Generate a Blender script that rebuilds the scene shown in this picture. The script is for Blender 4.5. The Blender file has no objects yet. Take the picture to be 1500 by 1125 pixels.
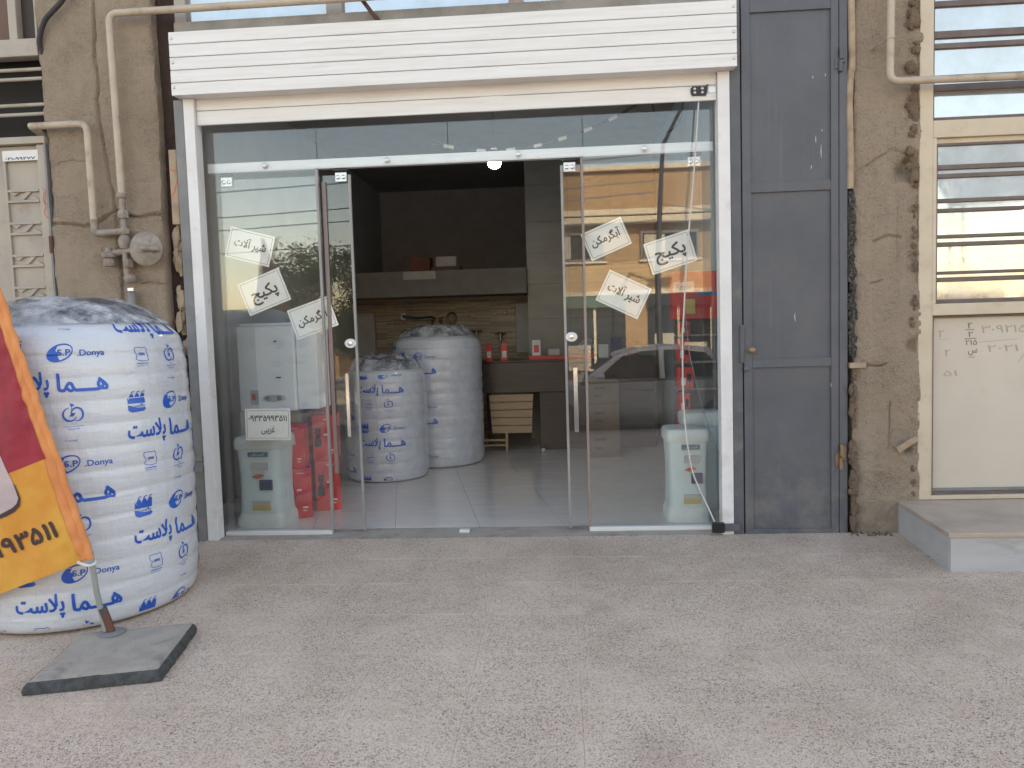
import bpy, bmesh, math, random
import numpy as np
from mathutils import Vector, Matrix, noise as mnoise
from mathutils.geometry import tessellate_polygon

random.seed(7)
S = bpy.context.scene
COL = S.collection
R_ = math.radians

# ------------------------------------------------------------------ camera
cam_d = bpy.data.cameras.new('camera')
cam = bpy.data.objects.new('camera', cam_d)
COL.objects.link(cam)
right = Vector((0.99746786, 0.06446976, -0.03002518))
up = Vector((0.02548559, 0.07011739, 0.99721313))
fwd = Vector((-0.06639538, 0.99545326, -0.06829679))
m = Matrix((right, up, -fwd)).transposed().to_4x4()
m.translation = Vector((0, -5.3, 1.5))
cam.matrix_world = m
cam_d.sensor_width = 36
cam_d.lens = 36 * 1120 / 1500
cam_d.clip_start = 0.05
cam_d.clip_end = 500
S.camera = cam

# ------------------------------------------------------------------ light
SUN_EL, SUN_AZ = R_(38), R_(12)          # azimuth measured from +Y (behind the shop) towards +X
w = bpy.data.worlds.new('World'); S.world = w; w.use_nodes = True
nt = w.node_tree
sky = nt.nodes.new('ShaderNodeTexSky'); sky.sky_type = 'NISHITA'; sky.sun_disc = False
sky.sun_elevation = SUN_EL; sky.sun_rotation = SUN_AZ
sky.air_density = 1.3; sky.dust_density = 1.8; sky.ozone_density = 1.0; sky.altitude = 500
bg = nt.nodes['Background']; bg.inputs['Strength'].default_value = 0.12
tint = nt.nodes.new('ShaderNodeMix'); tint.data_type = 'RGBA'; tint.blend_type = 'MULTIPLY'      # warm multiply added to offset the blue sky light, like a white balance
tint.inputs[0].default_value = 1; tint.inputs[7].default_value = (1.17, .955, .775, 1)
nt.links.new(sky.outputs[0], tint.inputs[6]); nt.links.new(tint.outputs[2], bg.inputs['Color'])
sun_d = bpy.data.lights.new('sun', 'SUN'); sun_d.energy = 3.4; sun_d.angle = R_(0.5); sun_d.color = (1, .93, .82)
sun = bpy.data.objects.new('sun', sun_d); COL.objects.link(sun)
sd = Vector((math.sin(SUN_AZ)*math.cos(SUN_EL), math.cos(SUN_AZ)*math.cos(SUN_EL), math.sin(SUN_EL)))
sun.rotation_euler = sd.to_track_quat('Z', 'Y').to_euler(); sun.location = (0, 12, 25)

S.view_settings.view_transform = 'Standard'
S.view_settings.look = 'None'
S.view_settings.exposure = 2.16
S.view_settings.gamma = 1
S.view_settings.use_curve_mapping = False
S.render.engine = 'CYCLES'
cy = S.cycles
cy.use_denoising = True
cy.max_bounces = 8; cy.diffuse_bounces = 4; cy.glossy_bounces = 5; cy.transparent_max_bounces = 24
cy.transmission_bounces = 6
cy.caustics_reflective = False; cy.caustics_refractive = False
cy.sample_clamp_indirect = 6

# ------------------------------------------------------------------ materials
def newmat(name):
    mt = bpy.data.materials.new(name); mt.use_nodes = True
    n = mt.node_tree; p = n.nodes['Principled BSDF']
    return mt, n, p
def N(n, t, **kw):
    x = n.nodes.new(t)
    for k, v in kw.items():
        if k.startswith('i_'):
            x.inputs[k[2:].replace('_', ' ')].default_value = v
        else: setattr(x, k, v)
    return x
def mixc(n, fac, a, b, mode='MIX'):
    x = n.nodes.new('ShaderNodeMix'); x.data_type = 'RGBA'; x.blend_type = mode
    for i, v in ((0, fac), (6, a), (7, b)):
        if hasattr(v, 'links') or isinstance(v, bpy.types.NodeSocket): n.links.new(v, x.inputs[i])
        else: x.inputs[i].default_value = (*v, 1) if isinstance(v, tuple) and len(v) == 3 else v
    return x.outputs[2]
def ramp(n, src, lo, hi, a=0.0, b=1.0):
    x = n.nodes.new('ShaderNodeMapRange'); x.inputs[1].default_value = lo; x.inputs[2].default_value = hi
    x.inputs[3].default_value = a; x.inputs[4].default_value = b
    n.links.new(src, x.inputs[0]); return x.outputs[0]
def wpos(n, scale=(1, 1, 1)):
    g = n.nodes.new('ShaderNodeNewGeometry')
    if scale == (1, 1, 1): return g.outputs['Position']
    v = n.nodes.new('ShaderNodeVectorMath'); v.operation = 'MULTIPLY'; v.inputs[1].default_value = scale
    n.links.new(g.outputs['Position'], v.inputs[0]); return v.outputs[0]
def nz(n, pos, scale, detail=4, rough=.55):
    x = n.nodes.new('ShaderNodeTexNoise'); x.inputs['Scale'].default_value = scale
    x.inputs['Detail'].default_value = detail; x.inputs['Roughness'].default_value = rough
    n.links.new(pos, x.inputs['Vector']); return x.outputs['Fac']
def bump(n, p, h, strength, dist=.01):
    b = n.nodes.new('ShaderNodeBump'); b.inputs['Strength'].default_value = strength; b.inputs['Distance'].default_value = dist
    n.links.new(h, b.inputs['Height']); n.links.new(b.outputs[0], p.inputs['Normal']); return b

def M(name, col, rough=.6, metal=0, col2=None, vs=6, lo=.4, hi=.65, bs=None, bst=.2, bd=.005, dirt=None, dscale=3, stretch=(1, 1, 1), coat=0, spec=.5, rv=0):
    """general weathered material: base colour broken by a second colour, dirt, fine relief"""
    mt, n, p = newmat(name)
    p.inputs['Roughness'].default_value = rough; p.inputs['Metallic'].default_value = metal
    p.inputs['Coat Weight'].default_value = coat; p.inputs['Specular IOR Level'].default_value = spec
    pos = wpos(n, stretch); c = (*col, 1)
    if col2 is None: col2 = tuple(v*.86 for v in col)
    c = mixc(n, ramp(n, nz(n, pos, vs, 6), lo, hi), col, col2)
    if dirt:
        d = nz(n, pos, dscale, 8, .7)
        c = mixc(n, ramp(n, d, .55, .72, 0, .8), c, dirt)
    n.links.new(c, p.inputs['Base Color'])
    if rv:
        n.links.new(ramp(n, nz(n, pos, vs*2, 4), .3, .7, rough-rv, rough+rv), p.inputs['Roughness'])
    if bs: bump(n, p, nz(n, pos, bs, 5, .6), bst, bd)
    return mt

def m_glass(name, r0=.07, tint=(.93, .97, .95)):
    mt = bpy.data.materials.new(name); mt.use_nodes = True; n = mt.node_tree; n.nodes.clear()
    out = n.nodes.new('ShaderNodeOutputMaterial')
    g = n.nodes.new('ShaderNodeNewGeometry')
    # very slight float-glass waviness
    t = n.nodes.new('ShaderNodeTexNoise'); t.inputs['Scale'].default_value = 1.3; t.inputs['Detail'].default_value = 1
    n.links.new(g.outputs['Position'], t.inputs['Vector'])
    b = n.nodes.new('ShaderNodeBump'); b.inputs['Strength'].default_value = .12; b.inputs['Distance'].default_value = .004
    n.links.new(t.outputs['Fac'], b.inputs['Height'])
    dt = n.nodes.new('ShaderNodeVectorMath'); dt.operation = 'DOT_PRODUCT'
    n.links.new(g.outputs['Normal'], dt.inputs[0]); n.links.new(g.outputs['Incoming'], dt.inputs[1])
    def mth(op, a, b_=None):
        x = n.nodes.new('ShaderNodeMath'); x.operation = op
        for i, v in enumerate((a, b_)):
            if v is None: continue
            if isinstance(v, (int, float)): x.inputs[i].default_value = v
            else: n.links.new(v, x.inputs[i])
        return x.outputs[0]
    c = mth('ABSOLUTE', dt.outputs['Value']); c = mth('SUBTRACT', 1.0, c); c = mth('POWER', c, 5.0)
    c = mth('MULTIPLY', c, 1-r0); c = mth('ADD', c, r0)
    tr = n.nodes.new('ShaderNodeBsdfTransparent'); tr.inputs[0].default_value = (*tint, 1)
    gl = n.nodes.new('ShaderNodeBsdfGlossy'); gl.inputs['Roughness'].default_value = 0.0; gl.inputs[0].default_value = (1, 1, 1, 1)
    n.links.new(b.outputs[0], gl.inputs['Normal'])
    mx = n.nodes.new('ShaderNodeMixShader'); n.links.new(c, mx.inputs[0]); n.links.new(tr.outputs[0], mx.inputs[1]); n.links.new(gl.outputs[0], mx.inputs[2])
    # dusty film on the pane
    df = n.nodes.new('ShaderNodeBsdfDiffuse'); df.inputs[0].default_value = (.6, .57, .52, 1)
    t2 = n.nodes.new('ShaderNodeTexNoise'); t2.inputs['Scale'].default_value = 5; t2.inputs['Detail'].default_value = 8; t2.inputs['Roughness'].default_value = .7
    n.links.new(g.outputs['Position'], t2.inputs['Vector'])
    dd = ramp(n, t2.outputs['Fac'], .5, .85, 0.006, .035)
    m2 = n.nodes.new('ShaderNodeMixShader'); n.links.new(dd, m2.inputs[0]); n.links.new(mx.outputs[0], m2.inputs[1]); n.links.new(df.outputs[0], m2.inputs[2])
    n.links.new(m2.outputs[0], out.inputs[0])
    return mt

def m_film(name, col, alpha_lo, alpha_hi, scale=7, rough=.18):
    """clear crumpled plastic film with grey and white folds"""
    mt, n, p = newmat(name)
    pos = wpos(n)
    f = nz(n, pos, scale, 5, .7)
    n.links.new(mixc(n, ramp(n, f, .4, .6), col, (.75, .77, .8)), p.inputs['Base Color'])
    n.links.new(ramp(n, nz(n, pos, scale*1.7, 4), .35, .65, alpha_lo, alpha_hi), p.inputs['Alpha'])
    p.inputs['Roughness'].default_value = rough; p.inputs['Specular IOR Level'].default_value = .8
    bump(n, p, nz(n, pos, scale*3, 4, .6), .8, .02)
    return mt

def m_emit(name, col, s):
    mt, n, p = newmat(name); p.inputs['Emission Color'].default_value = (*col, 1); p.inputs['Emission Strength'].default_value = s
    p.inputs['Base Color'].default_value = (*col, 1); return mt

TP = .468; TX = .043   # paving pitch and phase
def m_terrazzo():
    mt, n, p = newmat('washed_stone_paving')
    pos = wpos(n)
    big = nz(n, pos, 1.1, 6, .6); mid = nz(n, pos, 5, 6, .6)
    base = mixc(n, ramp(n, big, .35, .65), (.74, .575, .445), (.61, .465, .35))
    base = mixc(n, ramp(n, mid, .4, .7, 0, .6), base, (.76, .62, .505))
    wp = n.nodes.new('ShaderNodeVectorMath'); wp.operation = 'ADD'
    ns = n.nodes.new('ShaderNodeTexNoise'); ns.inputs['Scale'].default_value = 55; ns.inputs['Detail'].default_value = 2
    n.links.new(pos, ns.inputs['Vector'])
    sc = n.nodes.new('ShaderNodeVectorMath'); sc.operation = 'SCALE'; sc.inputs['Scale'].default_value = .035
    n.links.new(ns.outputs['Color'], sc.inputs[0]); n.links.new(pos, wp.inputs[0]); n.links.new(sc.outputs[0], wp.inputs[1])
    # fewer chips close to the joints, where cement was smeared
    sep = n.nodes.new('ShaderNodeSeparateXYZ'); n.links.new(pos, sep.inputs[0])
    def edge(sock, ph):
        a = n.nodes.new('ShaderNodeMath'); a.operation = 'SUBTRACT'; n.links.new(sock, a.inputs[0]); a.inputs[1].default_value = ph
        b = n.nodes.new('ShaderNodeMath'); b.operation = 'PINGPONG'; n.links.new(a.outputs[0], b.inputs[0]); b.inputs[1].default_value = TP/2
        return b.outputs[0]
    ex = edge(sep.outputs[0], TX); ey = edge(sep.outputs[1], 0)
    mn = n.nodes.new('ShaderNodeMath'); mn.operation = 'MINIMUM'; n.links.new(ex, mn.inputs[0]); n.links.new(ey, mn.inputs[1])
    ad = n.nodes.new('ShaderNodeMath'); ad.operation = 'ADD'; n.links.new(mn.outputs[0], ad.inputs[0])
    n.links.new(ramp(n, nz(n, pos, 9, 5, .7), .3, .7, -.03, .03), ad.inputs[1])
    em = ramp(n, ad.outputs[0], .0, .022, .55, 1)
    stain = nz(n, pos, .7, 9, .68)
    base = mixc(n, ramp(n, stain, .52, .68, 0, .55), base, (.40, .29, .215))
    base = mixc(n, ramp(n, nz(n, wpos(n, (1, 1.6, 1)), 2.1, 9, .75), .60, .72, 0, .45), base, (.36, .33, .30))
    wear = ramp(n, nz(n, pos, 2.3, 5, .6), .36, .56, .6, 1)
    mm = n.nodes.new('ShaderNodeMath'); mm.operation = 'MULTIPLY'; n.links.new(em, mm.inputs[0]); n.links.new(wear, mm.inputs[1])
    h = None
    for scale, thr, colr, k in ((115, .60, (.15, .12, .10), 0), (160, .64, (.27, .18, .14), 1), (150, .84, (.74, .66, .59), 2), (210, .60, (.20, .16, .14), 3)):
        v = n.nodes.new('ShaderNodeTexVoronoi'); v.inputs['Scale'].default_value = scale; v.feature = 'F1'
        v.inputs['Randomness'].default_value = 1
        n.links.new(wp.outputs[0], v.inputs['Vector'])
        s = n.nodes.new('ShaderNodeSeparateColor'); n.links.new(v.outputs['Color'], s.inputs[0])
        on = n.nodes.new('ShaderNodeMath'); on.operation = 'GREATER_THAN'; n.links.new(s.outputs[0], on.inputs[0]); on.inputs[1].default_value = thr
        f = ramp(n, v.outputs['Distance'], .28, .5, 1, 0)
        a = n.nodes.new('ShaderNodeMath'); a.operation = 'MULTIPLY'; n.links.new(on.outputs[0], a.inputs[0]); n.links.new(f, a.inputs[1])
        b = n.nodes.new('ShaderNodeMath'); b.operation = 'MULTIPLY'; n.links.new(a.outputs[0], b.inputs[0]); n.links.new(mm.outputs[0], b.inputs[1])
        base = mixc(n, b.outputs[0], base, colr)
        if k == 0: h = a.outputs[0]
    n.links.new(base, p.inputs['Base Color'])
    p.inputs['Roughness'].default_value = .62
    bump(n, p, h, .35, .003)
    return mt

def m_plaster(name, a, b, c):
    mt, n, p = newmat(name)
    pos = wpos(n)
    f1 = nz(n, pos, 1.6, 8, .6); f2 = nz(n, pos, 14, 8, .7)
    st = nz(n, wpos(n, (9, 9, .8)), 1, 6, .6)
    base = mixc(n, ramp(n, f1, .35, .65), a, b)
    base = mixc(n, ramp(n, st, .5, .75, 0, .55), base, c)
    base = mixc(n, ramp(n, f2, .5, .75, 0, .5), base, tuple(v*.62 for v in b))
    pit = nz(n, wpos(n, (1, 1, .8)), 75, 6, .7)
    zone = ramp(n, nz(n, pos, 3.2, 6, .65), .45, .56, .12, 1)
    pm = n.nodes.new('ShaderNodeMath'); pm.operation = 'MULTIPLY'; n.links.new(ramp(n, pit, .54, .66, 0, .65), pm.inputs[0]); n.links.new(zone, pm.inputs[1])
    base = mixc(n, pm.outputs[0], base, tuple(v*.33 for v in b))
    grit = nz(n, pos, 160, 5, .8)
    base = mixc(n, ramp(n, grit, .35, .7, 0, .5), base, tuple(v*.55 for v in b))
    base = mixc(n, ramp(n, nz(n, pos, 230, 3, .8), .6, .7, 0, .5), base, tuple(min(1, v*1.5) for v in a))
    n.links.new(base, p.inputs['Base Color']); p.inputs['Roughness'].default_value = .93
    p.inputs['Specular IOR Level'].default_value = .2
    vr = n.nodes.new('ShaderNodeTexVoronoi'); vr.inputs['Scale'].default_value = 85; n.links.new(pos, vr.inputs['Vector'])
    ms = n.nodes.new('ShaderNodeMath'); ms.operation = 'MULTIPLY'; n.links.new(vr.outputs['Distance'], ms.inputs[0]); n.links.new(ramp(n, nz(n, pos, 3, 5, .6), .48, .6), ms.inputs[1])
    ad = n.nodes.new('ShaderNodeMath'); ad.operation = 'ADD'
    n.links.new(f2, ad.inputs[0]); n.links.new(pit, ad.inputs[1])
    ad2 = n.nodes.new('ShaderNodeMath'); ad2.operation = 'ADD'; n.links.new(ad.outputs[0], ad2.inputs[0]); n.links.new(grit, ad2.inputs[1])
    ad3 = n.nodes.new('ShaderNodeMath'); ad3.operation = 'SUBTRACT'; n.links.new(ad2.outputs[0], ad3.inputs[0]); n.links.new(ms.outputs[0], ad3.inputs[1])
    bump(n, p, ad3.outputs[0], 1.0, .026)
    return mt

def m_brick(name, c1, c2, mortar, sx, sz, scale=1, rough=.9, offset=.5, axis='xz'):
    mt, n, p = newmat(name)
    g = n.nodes.new('ShaderNodeNewGeometry'); s = n.nodes.new('ShaderNodeSeparateXYZ'); c = n.nodes.new('ShaderNodeCombineXYZ')
    n.links.new(g.outputs['Position'], s.inputs[0])
    n.links.new(s.outputs[0 if axis[0] == 'x' else 1], c.inputs[0]); n.links.new(s.outputs[2], c.inputs[1])
    b = n.nodes.new('ShaderNodeTexBrick'); n.links.new(c.outputs[0], b.inputs['Vector'])
    b.inputs['Color1'].default_value = (*c1, 1); b.inputs['Color2'].default_value = (*c2, 1); b.inputs['Mortar'].default_value = (*mortar, 1)
    b.inputs['Scale'].default_value = 1; b.inputs['Brick Width'].default_value = sx; b.inputs['Row Height'].default_value = sz
    b.inputs['Mortar Size'].default_value = sz*.07; b.offset = offset
    cc = mixc(n, ramp(n, nz(n, g.outputs['Position'], .8, 6), .35, .7, 0, .35), b.outputs['Color'], tuple(v*.6 for v in c2))
    n.links.new(cc, p.inputs['Base Color']); p.inputs['Roughness'].default_value = rough
    iv = n.nodes.new('ShaderNodeMath'); iv.operation = 'SUBTRACT'; iv.inputs[0].default_value = 1; n.links.new(b.outputs['Fac'], iv.inputs[1])
    bump(n, p, iv.outputs[0], .5, .006)
    return mt

MT = {}
MT['paving'] = m_terrazzo()
MT['grout'] = M('sandy_grout', (.44, .38, .34), .95, vs=20, bs=150, bst=.5)
MT['asphalt'] = M('dusty_asphalt', (.15, .135, .115), .9, vs=4, bs=200, bst=.6)
MT['concrete'] = M('grey_concrete', (.33, .31, .28), .9, col2=(.24, .225, .205), vs=4, bs=60, bst=.5, bd=.01, dirt=(.16, .14, .12))
MT['sill_stone'] = M('worn_sill_stone', (.44, .385, .33), .7, col2=(.36, .31, .26), vs=7, bs=60, bst=.2, dirt=(.22, .17, .13), dscale=5)
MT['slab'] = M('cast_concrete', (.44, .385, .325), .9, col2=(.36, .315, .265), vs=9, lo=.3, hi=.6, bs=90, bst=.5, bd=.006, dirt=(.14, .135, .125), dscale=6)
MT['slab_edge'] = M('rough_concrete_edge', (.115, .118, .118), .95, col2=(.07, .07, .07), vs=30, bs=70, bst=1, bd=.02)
MT['plaster'] = m_plaster('rough_cement_render', (.74, .58, .44), (.61, .48, .36), (.78, .65, .51))
MT['rubble'] = m_plaster('broken_mortar', (.47, .34, .24), (.36, .26, .19), (.30, .23, .17))
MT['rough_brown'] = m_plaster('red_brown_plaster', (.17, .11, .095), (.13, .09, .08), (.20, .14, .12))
MT['white_al'] = M('white_aluminium', (.80, .78, .765), .38, col2=(.74, .715, .70), vs=3, stretch=(.6, 1, 14), bs=40, bst=.03, dirt=(.62, .58, .54), dscale=2.2, rv=.08)
MT['white_post'] = M('white_post_paint', (.80, .785, .785), .45, col2=(.74, .72, .72), vs=5, bs=30, bst=.05, dirt=(.52, .46, .42), dscale=3.1)
MT['rail_al'] = M('brushed_white_rail', (.74, .745, .75), .35, col2=(.66, .67, .68), vs=4, stretch=(1, 1, 20))
MT['grey_paint'] = M('blue_grey_door_paint', (.093, .097, .113), .5, col2=(.106, .111, .127), vs=3.2, lo=.35, hi=.6, bs=60, bst=.10, dirt=(.14, .145, .155), dscale=2.4, rv=.1)
def m_door():
    mt, n, p = newmat('blue_grey_door_paint')
    pos = wpos(n)
    c = mixc(n, ramp(n, nz(n, pos, 2.2, 8, .65), .35, .65), (.088, .093, .108), (.112, .117, .133))
    c = mixc(n, ramp(n, nz(n, wpos(n, (14, 1, .7)), 1.3, 6, .65), .56, .74, 0, .55), c, (.15, .155, .165))
    c = mixc(n, ramp(n, nz(n, pos, 26, 8, .8), .66, .74, 0, .6), c, (.24, .24, .245))
    c = mixc(n, ramp(n, nz(n, pos, 7, 8, .8), .66, .78, 0, .7), c, (.055, .052, .05))
    sp = n.nodes.new('ShaderNodeSeparateXYZ'); n.links.new(pos, sp.inputs[0])
    low = ramp(n, sp.outputs[2], .75, .0, 0, 1)
    ml = n.nodes.new('ShaderNodeMath'); ml.operation = 'MULTIPLY'; n.links.new(low, ml.inputs[0]); n.links.new(ramp(n, nz(n, pos, 5, 8, .7), .42, .62), ml.inputs[1])
    c = mixc(n, ml.outputs[0], c, (.19, .18, .17))
    n.links.new(c, p.inputs['Base Color'])
    n.links.new(ramp(n, nz(n, pos, 4, 6, .6), .3, .7, .38, .62), p.inputs['Roughness'])
    a = n.nodes.new('ShaderNodeMath'); a.operation = 'ADD'; n.links.new(nz(n, pos, 2.5, 2), a.inputs[0])
    bb = n.nodes.new('ShaderNodeMath'); bb.operation = 'MULTIPLY'; bb.inputs[1].default_value = .12; n.links.new(nz(n, pos, 90, 4), bb.inputs[0]); n.links.new(bb.outputs[0], a.inputs[1])
    bump(n, p, a.outputs[0], .35, .02)
    return mt
MT['grey_paint'] = m_door()
MT['grey_jamb'] = M('blue_grey_jamb_paint', (.095, .098, .11), .6, col2=(.125, .128, .135), vs=5, bs=60, bst=.15, dirt=(.22, .21, .20), dscale=4)
MT['grey_steel'] = M('dull_grey_steel', (.20, .20, .205), .6, col2=(.26, .25, .245), vs=7, bs=50, bst=.2)
MT['cream'] = M('cream_frame_paint', (.62, .53, .40), .55, col2=(.57, .48, .36), vs=4, bs=50, bst=.1, dirt=(.44, .35, .25), dscale=5)
MT['cream_panel'] = M('cream_sheet_panel', (.62, .555, .47), .5, col2=(.57, .505, .42), vs=1.8, bs=30, bst=.06, dirt=(.55, .47, .37), dscale=2)
MT['brown_bar'] = M('brown_glazing_bar', (.13, .095, .085), .5, col2=(.17, .13, .115), vs=8)
MT['old_cream'] = M('old_cream_steel', (.43, .375, .31), .6, col2=(.37, .33, .29), vs=5, bs=60, bst=.15, dirt=(.30, .20, .14), dscale=6)
MT['pipe'] = M('cream_painted_pipe', (.50, .42, .33), .5, col2=(.44, .36, .28), vs=9, bs=80, bst=.25, dirt=(.28, .19, .13), dscale=9)
MT['old_pipe'] = M('worn_pipe_fitting', (.34, .285, .235), .6, col2=(.24, .20, .165), vs=18, bs=90, bst=.4, dirt=(.13, .10, .08), dscale=12)
MT['rust'] = M('rusty_steel', (.14, .07, .045), .8, col2=(.09, .055, .045), vs=20, bs=90, bst=.5)
MT['brass'] = M('dull_brass', (.32, .22, .13), .45, metal=.6, col2=(.2, .14, .09), vs=20)
MT['mirror_pane'] = None
MT['glass'] = m_glass('shop_window_glass', .047, (.988, .993, .991))
MT['dark'] = M('unlit_room_black', (.03, .027, .025), .9)  # near-black colour stands in for rooms without light
MT['black'] = M('black_plastic', (.012, .012, .013), .4)
MT['black_cable'] = M('black_cable_sheath', (.035, .032, .038), .6)
MT['chrome'] = M('chrome', (.75, .75, .76), .12, metal=1)
MT['steel_plate'] = M('satin_steel', (.66, .66, .67), .3, metal=.6)
MT['seal'] = M('grey_pane_seal', (.34, .325, .32), .35, col2=(.28, .27, .265), vs=3)
MT['seal_brown'] = M('brown_pane_seal', (.30, .235, .21), .5, col2=(.25, .20, .18), vs=3)
MT['floor_tile'] = M('glossy_floor_tile', (.80, .735, .675), .10, col2=(.74, .675, .62), vs=2.5, stretch=(1, 4, 1), spec=.6, rv=.05)
MT['floor_grout'] = M('dark_floor_grout', (.14, .13, .125), .9)
MT['wall_int'] = M('interior_wall_paint', (.42, .43, .425), .8, vs=2)
MT['wall_blue'] = M('pale_blue_wall', (.42, .50, .55), .7, vs=1.5)
MT['ceiling_int'] = M('interior_ceiling', (.34, .32, .30), .9)
MT['grey_tile'] = M('grey_column_tile', (.30, .29, .265), .35, col2=(.25, .24, .22), vs=2, stretch=(1, 1, 3))
MT['mezz'] = M('grey_mezzanine_beam', (.24, .23, .21), .7)
MT['mosaic'] = None
MT['dark_wood'] = M('dark_walnut_laminate', (.06, .038, .033), .35, col2=(.045, .028, .025), vs=3, stretch=(1, 1, 10))
MT['pale_wood'] = M('pale_crate_wood', (.48, .35, .22), .6, col2=(.40, .28, .17), vs=5, stretch=(1, 1, 18), bs=50, bst=.15)
MT['white_enamel'] = M('white_enamel', (.80, .82, .82), .3, col2=(.77, .79, .79), vs=2)
MT['offwhite'] = M('offwhite_board', (.52, .51, .49), .6)
MT['mint'] = M('pale_mint_plastic', (.70, .80, .79), .35, col2=(.66, .77, .76), vs=3)
MT['mint_light'] = M('light_mint_lid', (.78, .84, .81), .4)
MT['red'] = M('red_carton_print', (.68, .045, .04), .4, col2=(.45, .035, .04), vs=4)
MT['dark_red'] = M('dark_red_carton_print', (.33, .025, .03), .45)
MT['white_print'] = M('white_print', (.75, .74, .72), .5)
MT['blue_print'] = M('blue_label_print', (.02, .16, .34), .4)
MT['dim_carton'] = M('dimmed_red_carton', (.19, .075, .06), .7, vs=6)  # red dimmed in the colour itself, for the dark loft
MT['navy'] = M('navy_label', (.03, .035, .12), .4)
MT['teal_label'] = M('teal_name_label', (.06, .16, .22), .4)
MT['yellow_label'] = M('yellow_energy_label', (.62, .48, .12), .5)
MT['orange_print'] = M('orange_red_print', (.6, .12, .05), .5)
MT['cardboard'] = M('brown_cardboard', (.19, .13, .085), .85, bs=60, bst=.1)  # brown darkened to carry the shade these cartons stand in
MT['paper'] = M('paper_sheet', (.86, .845, .79), .75, col2=(.85, .83, .76), vs=4)
MT['ink'] = M('black_ink', (.09, .08, .07), .7)
MT['pencil'] = M('pencil_line', (.17, .145, .125), .8)
MT['ink_grey'] = M('faded_pencil', (.43, .38, .33), .8, vs=10)
MT['tank_white'] = None
MT['tank_blue'] = M('blue_film_print', (.018, .09, .50), .35, col2=(.03, .14, .60), vs=8)
MT['film_top'] = m_film('crumpled_clear_film', (.07, .08, .105), .35, .92, 5)
MT['lid_dark'] = M('dark_tank_lid', (.12, .135, .17), .4, col2=(.20, .22, .26), vs=12)
MT['flag_orange'] = M('orange_flag_cloth', (.78, .31, .10), .7, col2=(.70, .25, .085), vs=6, bs=35, bst=.25, bd=.01)
MT['flag_yellow'] = M('yellow_flag_print', (.74, .40, .06), .7, col2=(.70, .30, .04), vs=3.5, lo=.35, hi=.6)
MT['flag_red'] = M('dark_red_flag_print', (.36, .025, .045), .65, col2=(.28, .02, .04), vs=5)
MT['flag_pink'] = M('pale_pink_flag_print', (.58, .46, .47), .7)
MT['flag_dark'] = M('dark_flag_print', (.07, .035, .04), .7)
MT['green_ok'] = M('leaf_green', (.045, .075, .022), .6, col2=(.028, .05, .016), vs=2)
MT['leaf_olive'] = M('leaf_olive', (.06, .085, .035), .6, col2=(.04, .06, .022), vs=2)
MT['bark'] = M('tree_bark', (.10, .07, .05), .9, bs=30, bst=.5)
MT['ochre_brick'] = m_brick('ochre_brick', (.42, .255, .115), (.34, .205, .09), (.24, .165, .10), .24, .08)
MT['cornice'] = M('pale_stone_cornice', (.62, .52, .36), .8, col2=(.50, .40, .27), vs=9, bs=12, bst=.6, bd=.05)
MT['stone_band'] = m_brick('ochre_stone_cladding', (.52, .34, .16), (.45, .29, .13), (.33, .22, .12), .55, .14)
MT['win_dark'] = M('dark_window_glass', (.02, .022, .025), .05, spec=.8)
MT['curtain'] = M('pale_curtain', (.42, .36, .26), .8, stretch=(12, 1, 1), vs=1)
MT['awning_red'] = M('red_shop_sign', (.28, .07, .05), .6)
MT['green_paint'] = M('green_sign_paint', (.05, .10, .06), .6)
MT['car_paint'] = M('silver_car_paint', (.62, .63, .64), .3, metal=.35, coat=.6)
MT['car_glass'] = M('car_window_glass', (.015, .017, .02), .04, spec=.8)
MT['rubber'] = M('rubber', (.02, .02, .02), .8)
MT['lamp_on'] = m_emit('lit_led_bulb', (1, .98, .95), 28)
MT['lamp_red'] = M('tail_lamp_red', (.4, .02, .02), .2)
MT['marble'] = M('grey_marble_slab', (.50, .405, .33), .5, col2=(.40, .325, .265), vs=5, bs=40, bst=.08, dirt=(.42, .37, .32), dscale=3)
MT['marble_face'] = M('pale_blue_grey_marble', (.50, .50, .50), .4, col2=(.45, .455, .46), vs=4, stretch=(1, 1, 3), dirt=(.32, .29, .26), dscale=2.5)
MT['glasswool'] = M('burnt_glass_wool', (.05, .048, .046), .95, col2=(.22, .19, .17), vs=60, lo=.5, hi=.65, bs=120, bst=1, bd=.02)
MT['foam'] = M('tan_sealing_foam', (.45, .34, .235), .85, col2=(.32, .235, .165), vs=14, bs=50, bst=.5, bd=.01)
MT['cord'] = M('white_cord', (.62, .60, .57), .7)
MT['clear_wrap'] = m_film('thin_clear_wrap', (.55, .57, .60), .0, .22, 5, .12)

def m_mosaic():
    mt, n, p = newmat('strip_mosaic')
    b = m_brick('strip_mosaic_b', (.66, .56, .40), (.30, .25, .18), (.10, .085, .065), .30, .018, offset=.37, rough=.4)
    return b
MT['mosaic'] = m_mosaic()

def m_pane():
    """dusty mirror-film glazing of the louvred window"""
    mt, n, p = newmat('mirror_film_glass')
    pos = wpos(n)
    f = ramp(n, nz(n, pos, 5, 8, .7), .4, .75)
    c = mixc(n, f, (.58, .60, .61), (.48, .49, .465))
    n.links.new(c, p.inputs['Base Color'])
    p.inputs['Metallic'].default_value = .62; 
    n.links.new(ramp(n, nz(n, pos, 9, 6, .7), .4, .8, .02, .16), p.inputs['Roughness'])
    return mt
MT['mirror_pane'] = m_pane()

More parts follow.
